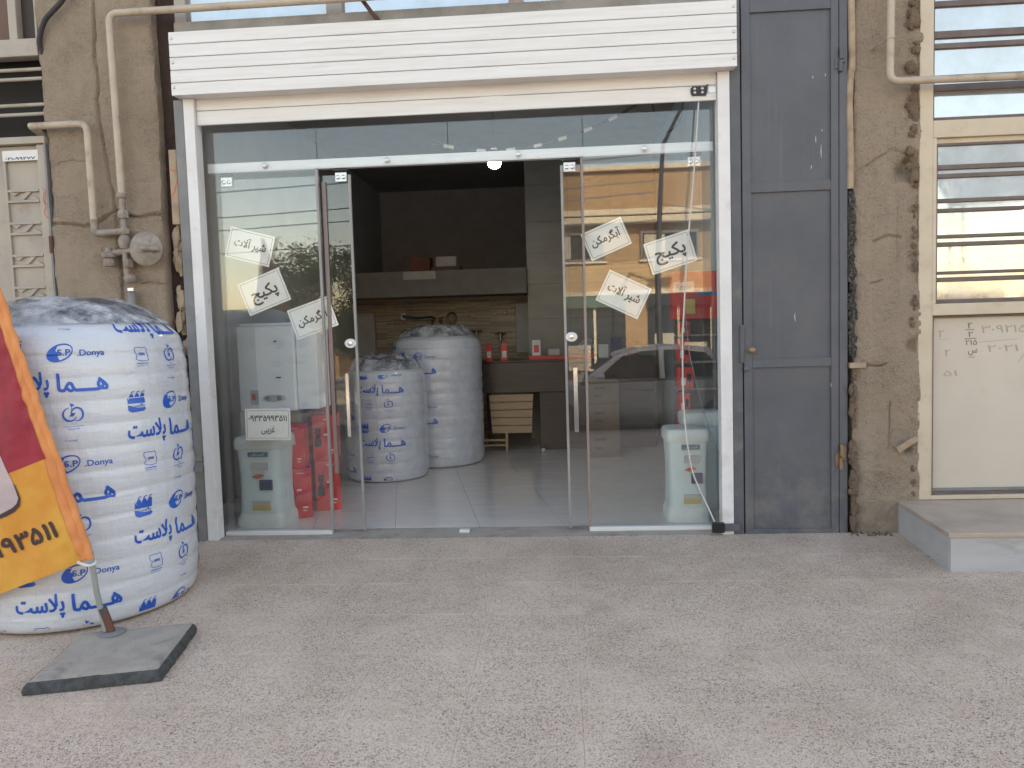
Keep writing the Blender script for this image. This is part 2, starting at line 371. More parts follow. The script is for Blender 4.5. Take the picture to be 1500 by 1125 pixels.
def m_tank():
    mt, n, p = newmat('white_ribbed_plastic_in_film')
    pos = wpos(n)
    c = mixc(n, ramp(n, nz(n, pos, 2.5, 6), .35, .65), (.66, .69, .74), (.60, .63, .69))
    c = mixc(n, ramp(n, nz(n, pos, 7, 8, .7), .58, .75, 0, .5), c, (.50, .49, .47))
    n.links.new(c, p.inputs['Base Color']); p.inputs['Roughness'].default_value = .33
    p.inputs['Coat Weight'].default_value = .8; p.inputs['Coat Roughness'].default_value = .12
    a = n.nodes.new('ShaderNodeMath'); a.operation = 'ADD'
    n.links.new(nz(n, wpos(n, (6, 6, 1.5)), 2.5, 5, .65), a.inputs[0]); n.links.new(nz(n, wpos(n, (1, 1, 5)), 5, 5, .6), a.inputs[1])
    rd = n.nodes.new('ShaderNodeMath'); rd.operation = 'PINGPONG'; rd.inputs[1].default_value = .12
    n.links.new(nz(n, wpos(n, (1, 1, .5)), 4, 4, .55), rd.inputs[0])
    a2 = n.nodes.new('ShaderNodeMath'); a2.operation = 'MULTIPLY_ADD'; a2.inputs[1].default_value = 2.2
    n.links.new(rd.outputs[0], a2.inputs[0]); n.links.new(a.outputs[0], a2.inputs[2])
    bump(n, p, a2.outputs[0], .6, .012)
    return mt
MT['tank_white'] = m_tank()

# ------------------------------------------------------------------ object helpers
def tagp(o, label=None, cat=None, group=None, kind=None):
    if label: o['label'] = label
    if cat: o['category'] = cat
    if group: o['group'] = group
    if kind: o['kind'] = kind
    return o
def thing(name, label, cat, loc=(0, 0, 0), group=None, rz=0):
    o = bpy.data.objects.new(name, None); COL.objects.link(o)
    o.location = loc; o.rotation_euler = (0, 0, rz); o['_l'] = 1
    del o['_l']
    o.empty_display_size = .1
    return tagp(o, label, cat, group)
def rootof(o):
    while o.parent: o = o.parent
    return o

class MB:
    def __init__(s): s.v = []; s.f = []
    def add(s, vs, fs):
        k = len(s.v); s.v += [tuple(v) for v in vs]; s.f += [tuple(i+k for i in f) for f in fs]; return s
    def box(s, x0, x1, y0, y1, z0, z1, mtx=None):
        vs = [(x0, y0, z0), (x1, y0, z0), (x1, y1, z0), (x0, y1, z0), (x0, y0, z1), (x1, y0, z1), (x1, y1, z1), (x0, y1, z1)]
        if mtx is not None: vs = [tuple(mtx @ Vector(v)) for v in vs]
        return s.add(vs, [(0, 3, 2, 1), (4, 5, 6, 7), (0, 1, 5, 4), (1, 2, 6, 5), (2, 3, 7, 6), (3, 0, 4, 7)])
    def prism(s, pts, y0, y1, axis='y'):
        """closed polygon (a, b) pairs extruded along an axis; 'y': pts are (x, z); 'x': (y, z); 'z': (x, y)"""
        def P(a, b, c): return {'y': (a, c, b), 'x': (c, a, b), 'z': (a, b, c)}[axis]
        n = len(pts); vs = [P(a, b, y0) for a, b in pts] + [P(a, b, y1) for a, b in pts]
        fs = [tuple(range(n)), tuple(range(2*n-1, n-1, -1))] + [(i, i+n, (i+1) % n+n, (i+1) % n) for i in range(n)]
        return s.add(vs, fs)
    def tube(s, pts, r, n=10, closed_ends=True):
        pts = [Vector(p) for p in pts]; rs = r if isinstance(r, (list, tuple)) else [r]*len(pts)
        rings = []; prev = None
        for i, p in enumerate(pts):
            d = (pts[min(i+1, len(pts)-1)]-pts[max(i-1, 0)]).normalized()
            if prev is None:
                a = d.orthogonal().normalized()
            else:
                a = (prev - d*prev.dot(d)).normalized()
            prev = a; b = d.cross(a)
            rings.append([p+(a*math.cos(2*math.pi*k/n)+b*math.sin(2*math.pi*k/n))*rs[i] for k in range(n)])
        vs = [v for r_ in rings for v in r_]; fs = []
        for i in range(len(pts)-1):
            for k in range(n):
                fs.append((i*n+k, i*n+(k+1) % n, (i+1)*n+(k+1) % n, (i+1)*n+k))
        if closed_ends: fs += [tuple(range(n-1, -1, -1)), tuple((len(pts)-1)*n+k for k in range(n))]
        return s.add(vs, fs)
    def lathe(s, prof, c, axis='z', n=24):
        """profile of (r, h) turned about an axis through c"""
        vs = []; c = Vector(c)
        for r, h in prof:
            for k in range(n):
                a = 2*math.pi*k/n; u, v = r*math.cos(a), r*math.sin(a)
                vs.append(c + (Vector((u, v, h)) if axis == 'z' else Vector((u, -h, v)) if axis == 'y' else Vector((h, u, v))))
        fs = []
        for i in range(len(prof)-1):
            for k in range(n): fs.append((i*n+k, i*n+(k+1) % n, (i+1)*n+(k+1) % n, (i+1)*n+k))
        fs += [tuple(range(n-1, -1, -1)), tuple((len(prof)-1)*n+k for k in range(n))]
        return s.add(vs, fs)
    def sphere(s, c, r, n=10, sc=(1, 1, 1)):
        prof = [(r*math.sin(math.pi*i/n), -r*math.cos(math.pi*i/n)) for i in range(n+1)]
        prof[0] = (r*.02, -r); prof[-1] = (r*.02, r)
        t = MB().lathe(prof, (0, 0, 0), n=n*2)
        return s.add([(c[0]+v[0]*sc[0], c[1]+v[1]*sc[1], c[2]+v[2]*sc[2]) for v in t.v], t.f)

def obj(name, mb, mat, parent=None, smooth=False, bevel=0, local=False, origin=None, seg=2, angle=40):
    """link ONE mesh object. Vertices are in world space unless local=True; children are shifted to their thing's base"""
    off = Vector((0, 0, 0))
    vs = mb.v
    if not local:
        if parent is not None: off = rootof(parent).location.copy()
        elif origin is not None: off = Vector(origin)
        elif vs:
            a = np.array(vs); off = Vector(((a[:, 0].min()+a[:, 0].max())/2, (a[:, 1].min()+a[:, 1].max())/2, a[:, 2].min()))
        vs = [(v[0]-off.x, v[1]-off.y, v[2]-off.z) for v in vs]
    me = bpy.data.meshes.new(name); me.from_pydata(vs, [], mb.f); me.update()
    bm = bmesh.new(); bm.from_mesh(me); bmesh.ops.recalc_face_normals(bm, faces=bm.faces[:]); bm.to_mesh(me); bm.free()
    if mat is not None: me.materials.append(mat if not isinstance(mat, str) else MT[mat])
    if smooth:
        me.polygons.foreach_set('use_smooth', [True]*len(me.polygons)); me.update()
        if angle: me.set_sharp_from_angle(angle=R_(angle))
    o = bpy.data.objects.new(name, me); COL.objects.link(o)
    if parent is not None: o.parent = parent
    elif not local: o.location = off
    if bevel:
        b = o.modifiers.new('bevel', 'BEVEL'); b.width = bevel; b.segments = seg; b.limit_method = 'ANGLE'; b.angle_limit = R_(35)
    return o
def struct(name, mb, mat, **k):
    return tagp(obj(name, mb, mat, **k), kind='structure')
def bx(*a, **k): return MB().box(*a, **k)
def copyof(src, name=None, parent=None, loc=None, rot=None):
    o = src.copy(); COL.objects.link(o)
    if parent is not None: o.parent = parent
    if loc is not None: o.location = loc
    if rot is not None: o.rotation_euler = rot
    return o
def copytree(o, parent=None):
    c = o.copy(); COL.objects.link(c)
    if parent is not None: c.parent = parent
    for ch in list(o.children): copytree(ch, c)
    return c

# ------------------------------------------------------------------ numpy noise
def vnoise(x, y, seed=0):
    xi = np.floor(x).astype(np.int64); yi = np.floor(y).astype(np.int64); fx = x-xi; fy = y-yi
    fx = fx*fx*(3-2*fx); fy = fy*fy*(3-2*fy)
    def h(a, b):
        n_ = (a*374761393 + b*668265263 + seed*974634777) & 0xffffffff
        n_ = ((n_ ^ (n_ >> 13))*1274126177) & 0xffffffff
        return ((n_ ^ (n_ >> 16)) & 0xffff)/65535.0
    return (h(xi, yi)*(1-fx)+h(xi+1, yi)*fx)*(1-fy)+(h(xi, yi+1)*(1-fx)+h(xi+1, yi+1)*fx)*fy
def fbm(x, y, sc, octs=4, seed=0):
    s = 0; a = 1; t = 0
    for i in range(octs):
        s = s+a*vnoise(x*sc, y*sc, seed+i); t += a; a *= .5; sc *= 2.03
    return s/t
def seg_dist(X, Z, pl):
    d = np.full(X.shape, 9.0)
    for (x0, z0), (x1, z1) in zip(pl[:-1], pl[1:]):
        dx, dz = x1-x0, z1-z0; L = dx*dx+dz*dz+1e-9
        t = np.clip(((X-x0)*dx+(Z-z0)*dz)/L, 0, 1)
        d = np.minimum(d, np.hypot(X-x0-t*dx, Z-z0-t*dz))
    return d
def rough_front(name, mat, x0, x1, z0, z1, y, depth, res, disp, parent=None, xedge=None):
    """a wall front with real relief, closed at its sides"""
    nx = max(2, int((x1-x0)/res)); nzz = max(2, int((z1-z0)/res))
    X, Z = np.meshgrid(np.linspace(x0, x1, nx+1), np.linspace(z0, z1, nzz+1))
    D = disp(X, Z)
    XX = X.copy()
    if xedge is not None: XX = X + xedge(X, Z)
    V = np.stack([XX, y-D, Z], -1).reshape(-1, 3)
    idx = np.arange((nx+1)*(nzz+1)).reshape(nzz+1, nx+1)
    F = np.stack([idx[:-1, :-1], idx[:-1, 1:], idx[1:, 1:], idx[1:, :-1]], -1).reshape(-1, 4)
    mb = MB(); mb.v = [tuple(v) for v in V.tolist()]; mb.f = [tuple(f) for f in F.tolist()]
    for col in (0, nx):
        k = len(mb.v)
        for r in range(nzz+1):
            q = mb.v[idx[r, col]]; mb.v.append((q[0], y+depth, q[2]))
        for r in range(nzz):
            mb.f.append((int(idx[r, col]), int(idx[r+1, col]), k+r+1, k+r))
    return obj(name, mb, mat, parent, smooth=True, angle=50)

# ------------------------------------------------------------------ writing
AR = {'ا': ('\ufe8d', '\ufe8e', None, None), 'آ': ('\ufe81', '\ufe82', None, None), 'ب': ('\ufe8f', '\ufe90', '\ufe91', '\ufe92'),
      'پ': ('\ufb56', '\ufb57', '\ufb58', '\ufb59'), 'ت': ('\ufe95', '\ufe96', '\ufe97', '\ufe98'), 'ج': ('\ufe9d', '\ufe9e', '\ufe9f', '\ufea0'),
      'ر': ('\ufead', '\ufeae', None, None), 'س': ('\ufeb1', '\ufeb2', '\ufeb3', '\ufeb4'), 'ش': ('\ufeb5', '\ufeb6', '\ufeb7', '\ufeb8'),
      'غ': ('\ufecd', '\ufece', '\ufecf', '\ufed0'), 'ک': ('\ufb8e', '\ufb8f', '\ufb90', '\ufb91'), 'گ': ('\ufb92', '\ufb93', '\ufb94', '\ufb95'),
      'ل': ('\ufedd', '\ufede', '\ufedf', '\ufee0'), 'م': ('\ufee1', '\ufee2', '\ufee3', '\ufee4'), 'ن': ('\ufee5', '\ufee6', '\ufee7', '\ufee8'),
      'ه': ('\ufee9', '\ufeea', '\ufeeb', '\ufeec'), 'ی': ('\ufbfc', '\ufbfd', '\ufbfe', '\ufbff'), 'ـ': ('\u0640', '\u0640', '\u0640', '\u0640'),
      'ﻻ': ('\ufefb', '\ufefc', None, None)}
def shape_ar(t):
    t = t.replace('لا', 'ﻻ'); out = []
    for i, c in enumerate(t):
        if c not in AR: out.append(c); continue
        pv = i > 0 and t[i-1] in AR and AR[t[i-1]][2] is not None
        nx = i+1 < len(t) and t[i+1] in AR and AR[c][2] is not None
        out.append(AR[c][3 if pv and nx else 1 if pv else 2 if nx else 0])
    return ''.join(reversed(out))
def text2d(s, width=None, height=None, cx=0, cy=0, bold=0.0, ar=True, rot=0, slant=0):
    """a flat lettering as (verts2d, faces), centred at cx, cy and fitted to a width and/or height"""
    cu = bpy.data.curves.new('lettering', 'FONT'); cu.body = shape_ar(s) if ar else s
    cu.size = 1; cu.resolution_u = 3; cu.shear = slant
    o = bpy.data.objects.new('lettering', cu); COL.objects.link(o); bpy.context.view_layer.update()
    me = bpy.data.meshes.new_from_object(o)
    V = [(v.co.x, v.co.y) for v in me.vertices]; F = [tuple(p.vertices) for p in me.polygons]
    bpy.data.objects.remove(o); bpy.data.curves.remove(cu); bpy.data.meshes.remove(me)
    xs = [v[0] for v in V]; ys = [v[1] for v in V]
    x0, x1, y0, y1 = min(xs), max(xs), min(ys), max(ys)
    sx = width/(x1-x0) if width else None; sy = height/(y1-y0) if height else None
    if sx is None: sx = sy
    if sy is None: sy = sx
    c, sn = math.cos(rot), math.sin(rot); out = []
    for x, y in V:
        x = (x-(x0+x1)/2)*sx; y = (y-(y0+y1)/2)*sy
        out.append((x, y))
    # heavier strokes: copies shifted a little, each a hair in front of the last
    V2 = []; F2 = []
    shifts = [(0, 0)]+([(bold*q*sx, bold*r*sx) for q, r in ((1, .3), (-1, -.3), (.3, -1), (-.3, 1))] if bold else [])
    for l, (ax, ay) in enumerate(shifts):
        k = len(V2)
        for x, y in out:
            x += ax; y += ay; V2.append((cx+x*c-y*sn, cy+x*sn+y*c, l))
        F2 += [tuple(i+k for i in f) for f in F]
    return V2, F2
def poly2d(pts):
    tri = tessellate_polygon([[Vector((x, y, 0)) for x, y in pts]])
    return list(pts), [tuple(t) for t in tri]
def ribbon2d(pts, wd):
    """a stroked polyline; wd a width or list of widths"""
    n = len(pts); ws = wd if isinstance(wd, (list, tuple)) else [wd]*n
    V = []; F = []
    for i, (x, y) in enumerate(pts):
        a = pts[max(i-1, 0)]; b = pts[min(i+1, n-1)]
        dx, dy = b[0]-a[0], b[1]-a[1]; L = math.hypot(dx, dy) or 1
        V += [(x-dy/L*ws[i]/2, y+dx/L*ws[i]/2), (x+dy/L*ws[i]/2, y-dx/L*ws[i]/2)]
    for i in range(n-1): F.append((2*i, 2*i+1, 2*i+3, 2*i+2))
    return V, F
def rect2d(x0, x1, y0, y1): return [(x0, y0), (x1, y0), (x1, y1), (x0, y1)], [(0, 1, 2, 3)]
def merge2d(lst):
    V = []; F = []
    for v, f in lst:
        k = len(V); V += v; F += [tuple(i+k for i in q) for q in f]
    return V, F
def xf2d(sh, s=1, dx=0, dy=0, rot=0):
    c, sn = math.cos(rot), math.sin(rot)
    return [((v[0]*c-v[1]*sn)*s+dx, (v[0]*sn+v[1]*c)*s+dy, v[2] if len(v) > 2 else 0) for v in sh[0]], sh[1]
def cut2d(sh, su, sv):
    """cut a flat shape along a grid so it can follow a curved surface"""
    bm = bmesh.new(); vs = [bm.verts.new((v[0], v[1], v[2] if len(v) > 2 else 0)) for v in sh[0]]
    for f in sh[1]:
        try: bm.faces.new([vs[i] for i in f])
        except ValueError: pass
    xs = [v[0] for v in sh[0]]; ys = [v[1] for v in sh[0]]
    for ax, st, lo, hi in ((0, su, min(xs), max(xs)), (1, sv, min(ys), max(ys))):
        if not st: continue
        k = math.ceil(lo/st+1e-6)
        while k*st < hi:
            co = [0, 0, 0]; co[ax] = k*st; no = [0, 0, 0]; no[ax] = 1
            bmesh.ops.bisect_plane(bm, geom=bm.verts[:]+bm.edges[:]+bm.faces[:], plane_co=co, plane_no=no, dist=1e-6)
            k += 1
    bm.verts.ensure_lookup_table(); bm.verts.index_update()
    V = [(v.co.x, v.co.y, round(v.co.z)) for v in bm.verts]; F = [tuple(v.index for v in f.verts) for f in bm.faces]
    bm.free(); return V, F
def map3d(sh, fn):
    mb = MB()
    for v in sh[0]:
        q = fn(v[0], v[1]); mb.v.append((q[0], q[1]-(.00025*v[2] if len(v) > 2 else 0), q[2]))
    mb.f = list(sh[1]); return mb
def decal(name, sh, mat, parent, fn):
    mb = map3d(sh, fn); off = rootof(parent).location if parent is not None else Vector((0, 0, 0))
    me = bpy.data.meshes.new(name); me.from_pydata([(v[0]-off.x, v[1]-off.y, v[2]-off.z) for v in mb.v], [], mb.f)
    me.materials.append(MT[mat]); o = bpy.data.objects.new(name, me); COL.objects.link(o)
    if parent is not None: o.parent = parent
    return o

# ================================================================== GROUND
def gz(y): return .056+.02*y
SL = math.atan(.02)
pave = struct('pavement', MB().add([(-9, -6, gz(-6)-.0022), (9, -6, gz(-6)-.0022), (9, .0, gz(0)-.0022), (-9, .0, gz(0)-.0022),
      (-9, -6, -.4), (9, -6, -.4), (9, .0, -.4), (-9, .0, -.4)],
      [(0, 1, 2, 3), (0, 4, 5, 1), (3, 2, 6, 7), (4, 7, 6, 5), (0, 3, 7, 4), (1, 5, 6, 2)]), 'grout', origin=(0, 0, 0))
h = TP/2-.0006
tile_v = MB(); b_ = .001
tile_v.add([(-h, -h, -.02), (h, -h, -.02), (h, h, -.02), (-h, h, -.02), (-h, -h, -b_), (h, -h, -b_), (h, h, -b_), (-h, h, -b_),
            (-h+b_, -h+b_, 0), (h-b_, -h+b_, 0), (h-b_, h-b_, 0), (-h+b_, h-b_, 0)],
           [(0, 3, 2, 1), (0, 1, 5, 4), (1, 2, 6, 5), (2, 3, 7, 6), (3, 0, 4, 7), (4, 5, 9, 8), (5, 6, 10, 9), (6, 7, 11, 10), (7, 4, 8, 11), (8, 9, 10, 11)])
tile0 = None
for j in range(12):
    for i in range(-9, 10):
        cx_ = TX+(i+.5)*TP; cy_ = -(j+.5)*TP
        lift = random.uniform(-.0005, .0005)
        if tile0 is None:
            tile0 = obj('paving_tile', tile_v, 'paving', pave, local=True); o = tile0
        else: o = copyof(tile0)
        o.location = (cx_, cy_, gz(cy_)+lift)
        o.rotation_euler = (SL+random.uniform(-.001, .001), random.uniform(-.001, .001), 0)
far_p = MB()
for sx in (-1, 1):
    x0 = TX-9*TP if sx < 0 else TX+10*TP
    x1 = -9 if sx < 0 else 9
    a, b2 = min(x0, x1), max(x0, x1)
    far_p.add([(a, -12*TP, gz(-12*TP)), (b2, -12*TP, gz(-12*TP)), (b2, 0, gz(0)), (a, 0, gz(0))], [(0, 1, 2, 3)])
struct('outer_pavement', far_p, 'paving', origin=(0, 0, 0))
struct('kerb', bx(-9, 9, -6.15, -6.002, -.4, gz(-6)+.01), 'concrete', bevel=.01)
struct('road', bx(-70, 70, -13.5, -6.15, -.4, -.22), 'asphalt')
struct('far_pavement', bx(-70, 70, -40, -13.5, -.4, -.08), M('dusty_concrete', (.42, .36, .28), .9, vs=2))
struct('ground', bx(-150, 150, -170, 60, -.7, -.42), 'asphalt')

# ================================================================== SHOP SHELL
FZ = .06
struct('threshold', MB().add([(-2.66, -.012, .03), (1.93, -.012, .03), (1.93, .26, .03), (-2.66, .26, .03), (-2.66, -.012, .056), (1.93, -.012, .056), (1.93, .26, .062), (-2.66, .26, .062)],
      [(0, 3, 2, 1), (4, 5, 6, 7), (0, 1, 5, 4), (1, 2, 6, 5), (2, 3, 7, 6), (3, 0, 4, 7)]), 'sill_stone', bevel=.003)
# interior floor with skewed tiles
RX0, RX1, RY0, RY1 = -3.0, 1.28, .262, 7.6
fl = struct('shop_floor', bx(RX0, RX1, RY0, RY1, -.1, FZ-.003), 'floor_grout')
def clip(poly, ax, val, keep_less):
    out = []
    for i in range(len(poly)):
        a, b = poly[i], poly[(i+1) % len(poly)]
        ia = (a[ax] <= val) if keep_less else (a[ax] >= val); ib = (b[ax] <= val) if keep_less else (b[ax] >= val)
        if ia: out.append(a)
        if ia != ib:
            t = (val-a[ax])/(b[ax]-a[ax]); out.append((a[0]+t*(b[0]-a[0]), a[1]+t*(b[1]-a[1])))
    return out
ang = R_(12); ca, sa = math.cos(ang), math.sin(ang); tp = .62
for i in range(-5, 8):
    for j in range(-3, 14):
        q = []
        for (u, v) in ((i, j), (i+1, j), (i+1, j+1), (i, j+1)):
            u2 = u*tp+(.0012 if u == i else -.0012); v2 = v*tp+(.0012 if v == j else -.0012)
            q.append((-1.272+u2*ca-v2*sa, .139+.1+u2*sa+v2*ca))
        for ax, val, less in ((0, RX0, False), (0, RX1, True), (1, RY0, False), (1, 5.6, True)):
            if q: q = clip(q, ax, val, less)
        if len(q) < 3: continue
        obj('floor_tile', MB().prism(q, FZ-.002, FZ+.002, 'z'), 'floor_tile', fl)
struct('shop_left_wall', bx(RX0-.1, RX0, .2, RY1, 0, 4.0), 'wall_int')
struct('shop_right_wall', bx(RX1, RX1+.1, .2, 5.6, 0, 4.0), 'wall_blue')
struct('shop_ceiling', bx(RX0-.1, RX1+.1, .2, RY1+.1, 3.9, 4.05), 'ceiling_int')
struct('mezzanine_back_wall', bx(RX0, RX1, RY1, RY1+.1, 1.9, 3.9), M('dim_loft_paint', (.46, .42, .40), .9))
struct('shop_back_wall', bx(RX0, -.44, 5.6, 5.72, FZ, 1.99), 'mosaic')
col_ = struct('tiled_column', bx(-.43, RX1, 4.95, RY1, FZ, 3.9), 'floor_grout')
for k, (za, zb) in enumerate(((.06, .62), (.62, 1.18), (1.18, 1.66), (1.66, 2.12), (2.12, 2.53), (2.53, 2.94), (2.94, 3.42), (3.42, 3.9))):
    for xa, xb in ((-.44, .12), (.12, .68), (.68, 1.24)):
        obj('wall_tile', bx(xa+.002, xb-.002, 4.938, 4.95, za+.002, zb-.002), 'grey_tile', col_)
mez = struct('mezzanine', bx(RX0, -.44, 4.72, RY1, 2.0, 2.33), 'mezz')
obj('pale_panel', bx(-2.06, -1.63, 4.712, 4.72, 2.22, 2.325), 'offwhite', mez)
obj('wood_trim', bx(-2.95, -.5, 5.3, 5.36, 1.955, 1.998), 'pale_wood', mez)
# walls between the facade and the room
struct('front_return_wall', bx(-3.1, -2.60, .10, .26, 0, 4.0), 'wall_int')
struct('side_return_wall', bx(1.12, 1.38, .12, .26, 0, 4.0), 'wall_int')
struct('lintel_wall', bx(-2.6, 1.12, .10, .26, 3.22, 4.0), 'concrete')

# building mass above
up_w = thing('upper_storey', 'plain rendered upper storeys of the shop building above the shutter box', 'building', (-.5, .0, 4.2))
obj('wall', bx(-9, 9, .0, 10, 4.25, 6.6), 'plaster', up_w)
obj('roof', bx(-9.1, 9.1, -.15, 10.1, 6.6, 6.8), 'concrete', up_w, bevel=.02)
# rooms behind the neighbours (closed boxes so no sun gets in)
struct('left_room', MB().box(-9, -3.12, .30, .36, 0, 4.2).box(-9, -8.9, .3, 8, 0, 4.2).box(-9, -3.12, 7.9, 8, 0, 4.2), 'dark')
struct('right_room', MB().box(2.36, 9, .34, .42, 0, 4.2).box(8.9, 9, .3, 8, 0, 4.2).box(1.45, 9, 7.9, 8, 0, 4.2), 'dark')
struct('left_house_wall', MB().box(-9, -4.42, .0, .3, 0, 4.25), 'plaster')
struct('right_house_wall', MB().box(4.3, 9, .0, .3, 0, 4.25), 'plaster')
struct('slab_edge', bx(-9, 9, .02, 7.9, 4.12, 4.25), 'concrete')

# upper window strip just above the shutter box
uw = thing('upper_window', 'grey framed strip window above the white shutter box reflecting sky', 'window', (-.7, .05, 3.6))
obj('sill', bx(-2.62, 1.16, -.02, .10, 3.56, 3.70), 'concrete', uw, bevel=.006)
obj('frame', MB().box(-2.62, -2.54, .0, .08, 3.70, 4.12).box(-1.55, -1.44, .0, .08, 3.70, 4.12).box(-.3, -.2, .0, .08, 3.7, 4.12).box(1.08, 1.16, 0, .08, 3.7, 4.12), 'old_cream', uw, bevel=.004)
for a, b in ((-2.54, -1.55), (-1.44, -.3), (-.2, 1.08)):
    obj('pane', bx(a, b, .045, .055, 3.70, 4.12), 'mirror_pane', uw)
br = obj('bracket', MB().tube([(-1.275, -.10, 3.745), (-1.22, -.06, 3.67), (-1.17, -.01, 3.615), (-1.12, .0, 3.61)], .014, 8), 'rust')
tagp(br, 'short rusty bent steel bracket on the sill above the shutter box', 'bracket')

# ================================================================== SHUTTER
sh = thing('roller_shutter', 'white aluminium roller shutter rolled up with its box and side posts around the shop opening', 'shutter', (-.72, 0, .05))
obj('housing', bx(-2.618, 1.182, -.088, .10, 3.185, 3.602), 'white_al', sh)
zs = np.linspace(3.178, 3.604, 6)
for k in range(5):
    obj('slat', bx(-2.62, 1.185, -.104, -.088, zs[k]+.0022, zs[k+1]-.0022), 'white_al', sh, bevel=.003)
for x in (-2.600, 1.166):
    for z in (3.235, 3.40, 3.56):
        obj('screw', MB().lathe([(.010, 0), (.010, .004), (.006, .007)], (x, -.104, z), 'y', 12), 'steel_plate', sh, smooth=True)
for za, zb in ((3.008, 3.105), (3.108, 3.19)):
    obj('curtain_slat', bx(-2.513, 1.074, .022, .044, za, zb), 'white_al', sh, bevel=.004)
for xa, xb in ((-2.59, -2.515), (1.076, 1.155)):
    obj('post', bx(xa, xb, -.012, .095, .055, 3.184), 'white_post', sh, bevel=.004)
lk = obj('latch', MB().prism([(.905, 3.055), (.915, 3.04), (1.005, 3.038), (1.012, 3.06), (1.018, 3.115), (1.008, 3.10), (.99, 3.098), (.915, 3.10), (.903, 3.085)], .008, .022), 'black', sh, bevel=.002)
for x in (.93, .98):
    for z in (3.058, 3.083):
        obj('rivet', MB().lathe([(.009, 0), (.009, .003), (.004, .006)], (x, .008, z), 'y', 10), 'steel_plate', lk, smooth=True)
obj('latch_plate', bx(1.022, 1.07, .016, .022, 3.055, 3.09), 'steel_plate', sh)
lb = obj('floor_lock', MB().box(1.00, 1.085, -.045, -.013, .075, .145), 'black', sh, bevel=.005)
obj('lock_tongue', MB().box(1.086, 1.19, -.04, -.014, .085, .135), 'grey_jamb', lb, bevel=.003)

# ================================================================== GLAZING
GY = .13
def paneobj(name, x0, x1, z0, z1, y, parent, t=.008):
    return obj(name, bx(x0, x1, y, y+t, z0, z1), 'glass', parent)
gf = thing('shop_front_glazing', 'fixed frameless glass front with white rails under the rolled up shutter', 'shop window', (-.72, .13, .06))
for i, (a, b) in enumerate(((-2.513, -1.704), (-1.700, -.765), (-.761, .177), (.181, 1.074))):
    paneobj('transom_pane', a, b, 2.708, 3.2, GY, gf)
paneobj('fixed_pane', -2.513, -1.718, .088, 2.704, GY, gf)
paneobj('fixed_pane', .178, 1.074, .088, 2.704, GY, gf)
obj('top_rail', bx(-2.513, 1.074, .148, .196, 2.700, 2.768), 'rail_al', gf, bevel=.003)
for x in (-2.085, -1.20, -.27, .605):
    obj('bolt', MB().lathe([(.019, 0), (.019, .006), (.012, .011)], (x, GY, 2.735), 'y', 18), 'steel_plate', gf, smooth=True)
for a, b in ((-2.513, -1.715), (.165, 1.03)):
    obj('bottom_rail', bx(a, b, .112, .162, .058, .088), 'white_al', gf, bevel=.003)
obj('edge_profile', bx(-1.719, -1.700, .120, .146, .088, 2.700), 'seal', gf, bevel=.002)
obj('edge_profile', bx(.160, .178, .120, .146, .07, 2.700), 'seal_brown', gf, bevel=.002)
def sliding_door(x0, x1, edge_right, label):
    t = thing('sliding_door', label, 'glass door', ((x0+x1)/2, .175, .07), 'frameless sliding glass doors')
    paneobj('glass_pane', x0, x1, .068, 2.655, .175, t)
    ex = x1 if edge_right else x0
    obj('edge_profile', bx(ex-.009, ex+.009, .168, .190, .068, 2.655), 'seal', t, bevel=.002)
    if edge_right: obj('wood_edge_strip', bx(-1.688, -1.660, .160, .1745, .50, 2.61), 'seal_brown', t, bevel=.002)
    dx = -.057 if edge_right else .057
    for hx in ((ex+dx), (x0+.055 if edge_right else x1-.055)):
        hb = obj('hanger', bx(hx-.042, hx+.042, .162, .1745, 2.605, 2.672), 'steel_plate', t, bevel=.003)
        obj('roller', MB().box(hx-.05, hx+.05, .15, .1745, 2.678, 2.698), 'black', hb, bevel=.004)
        for s in (-.02, .02):
            obj('bolt', MB().lathe([(.015, 0), (.015, .005), (.009, .009)], (hx+s, .162, 2.637), 'y', 14), 'chrome', hb, smooth=True)
    lx = ex+(-.04 if edge_right else .042)
    lkk = obj('lock_plate', MB().prism([(lx+.042*math.cos(a)*(1 if abs(math.cos(a)) > .5 else 1), 1.45+.034*math.sin(a)) for a in np.linspace(0, 2*math.pi, 20, endpoint=False)], .155, .1745), 'white_al', t, bevel=.003)
    obj('lock_cylinder', MB().lathe([(.016, 0), (.016, .006), (.008, .008)], (lx+(.0), .155, 1.45), 'y', 16), 'chrome', lkk, smooth=True)
    hx = ex+(-.062 if edge_right else .062)
    hd = obj('pull_handle', bx(hx-.014, hx+.014, .105, .122, .775, 1.235), 'chrome', t, bevel=.003)
    for z in (.86, 1.15):
        obj('handle_standoff', MB().tube([(hx, .122, z), (hx, .1745, z)], .007, 8), 'chrome', hd)
    return t
sliding_door(-2.44, -1.488, True, 'left sliding glass door with pull handle, slid open behind the left window pane')
sliding_door(.028, 1.0, False, 'right sliding glass door with round lock cylinder, slid open behind the right window pane')
dst = obj('door_stop', MB().box(-.775, -.70, .10, .15, .060, .082), 'white_al', bevel=.004)
tagp(dst, 'small white door guide on the threshold in the middle of the opening', 'door guide')

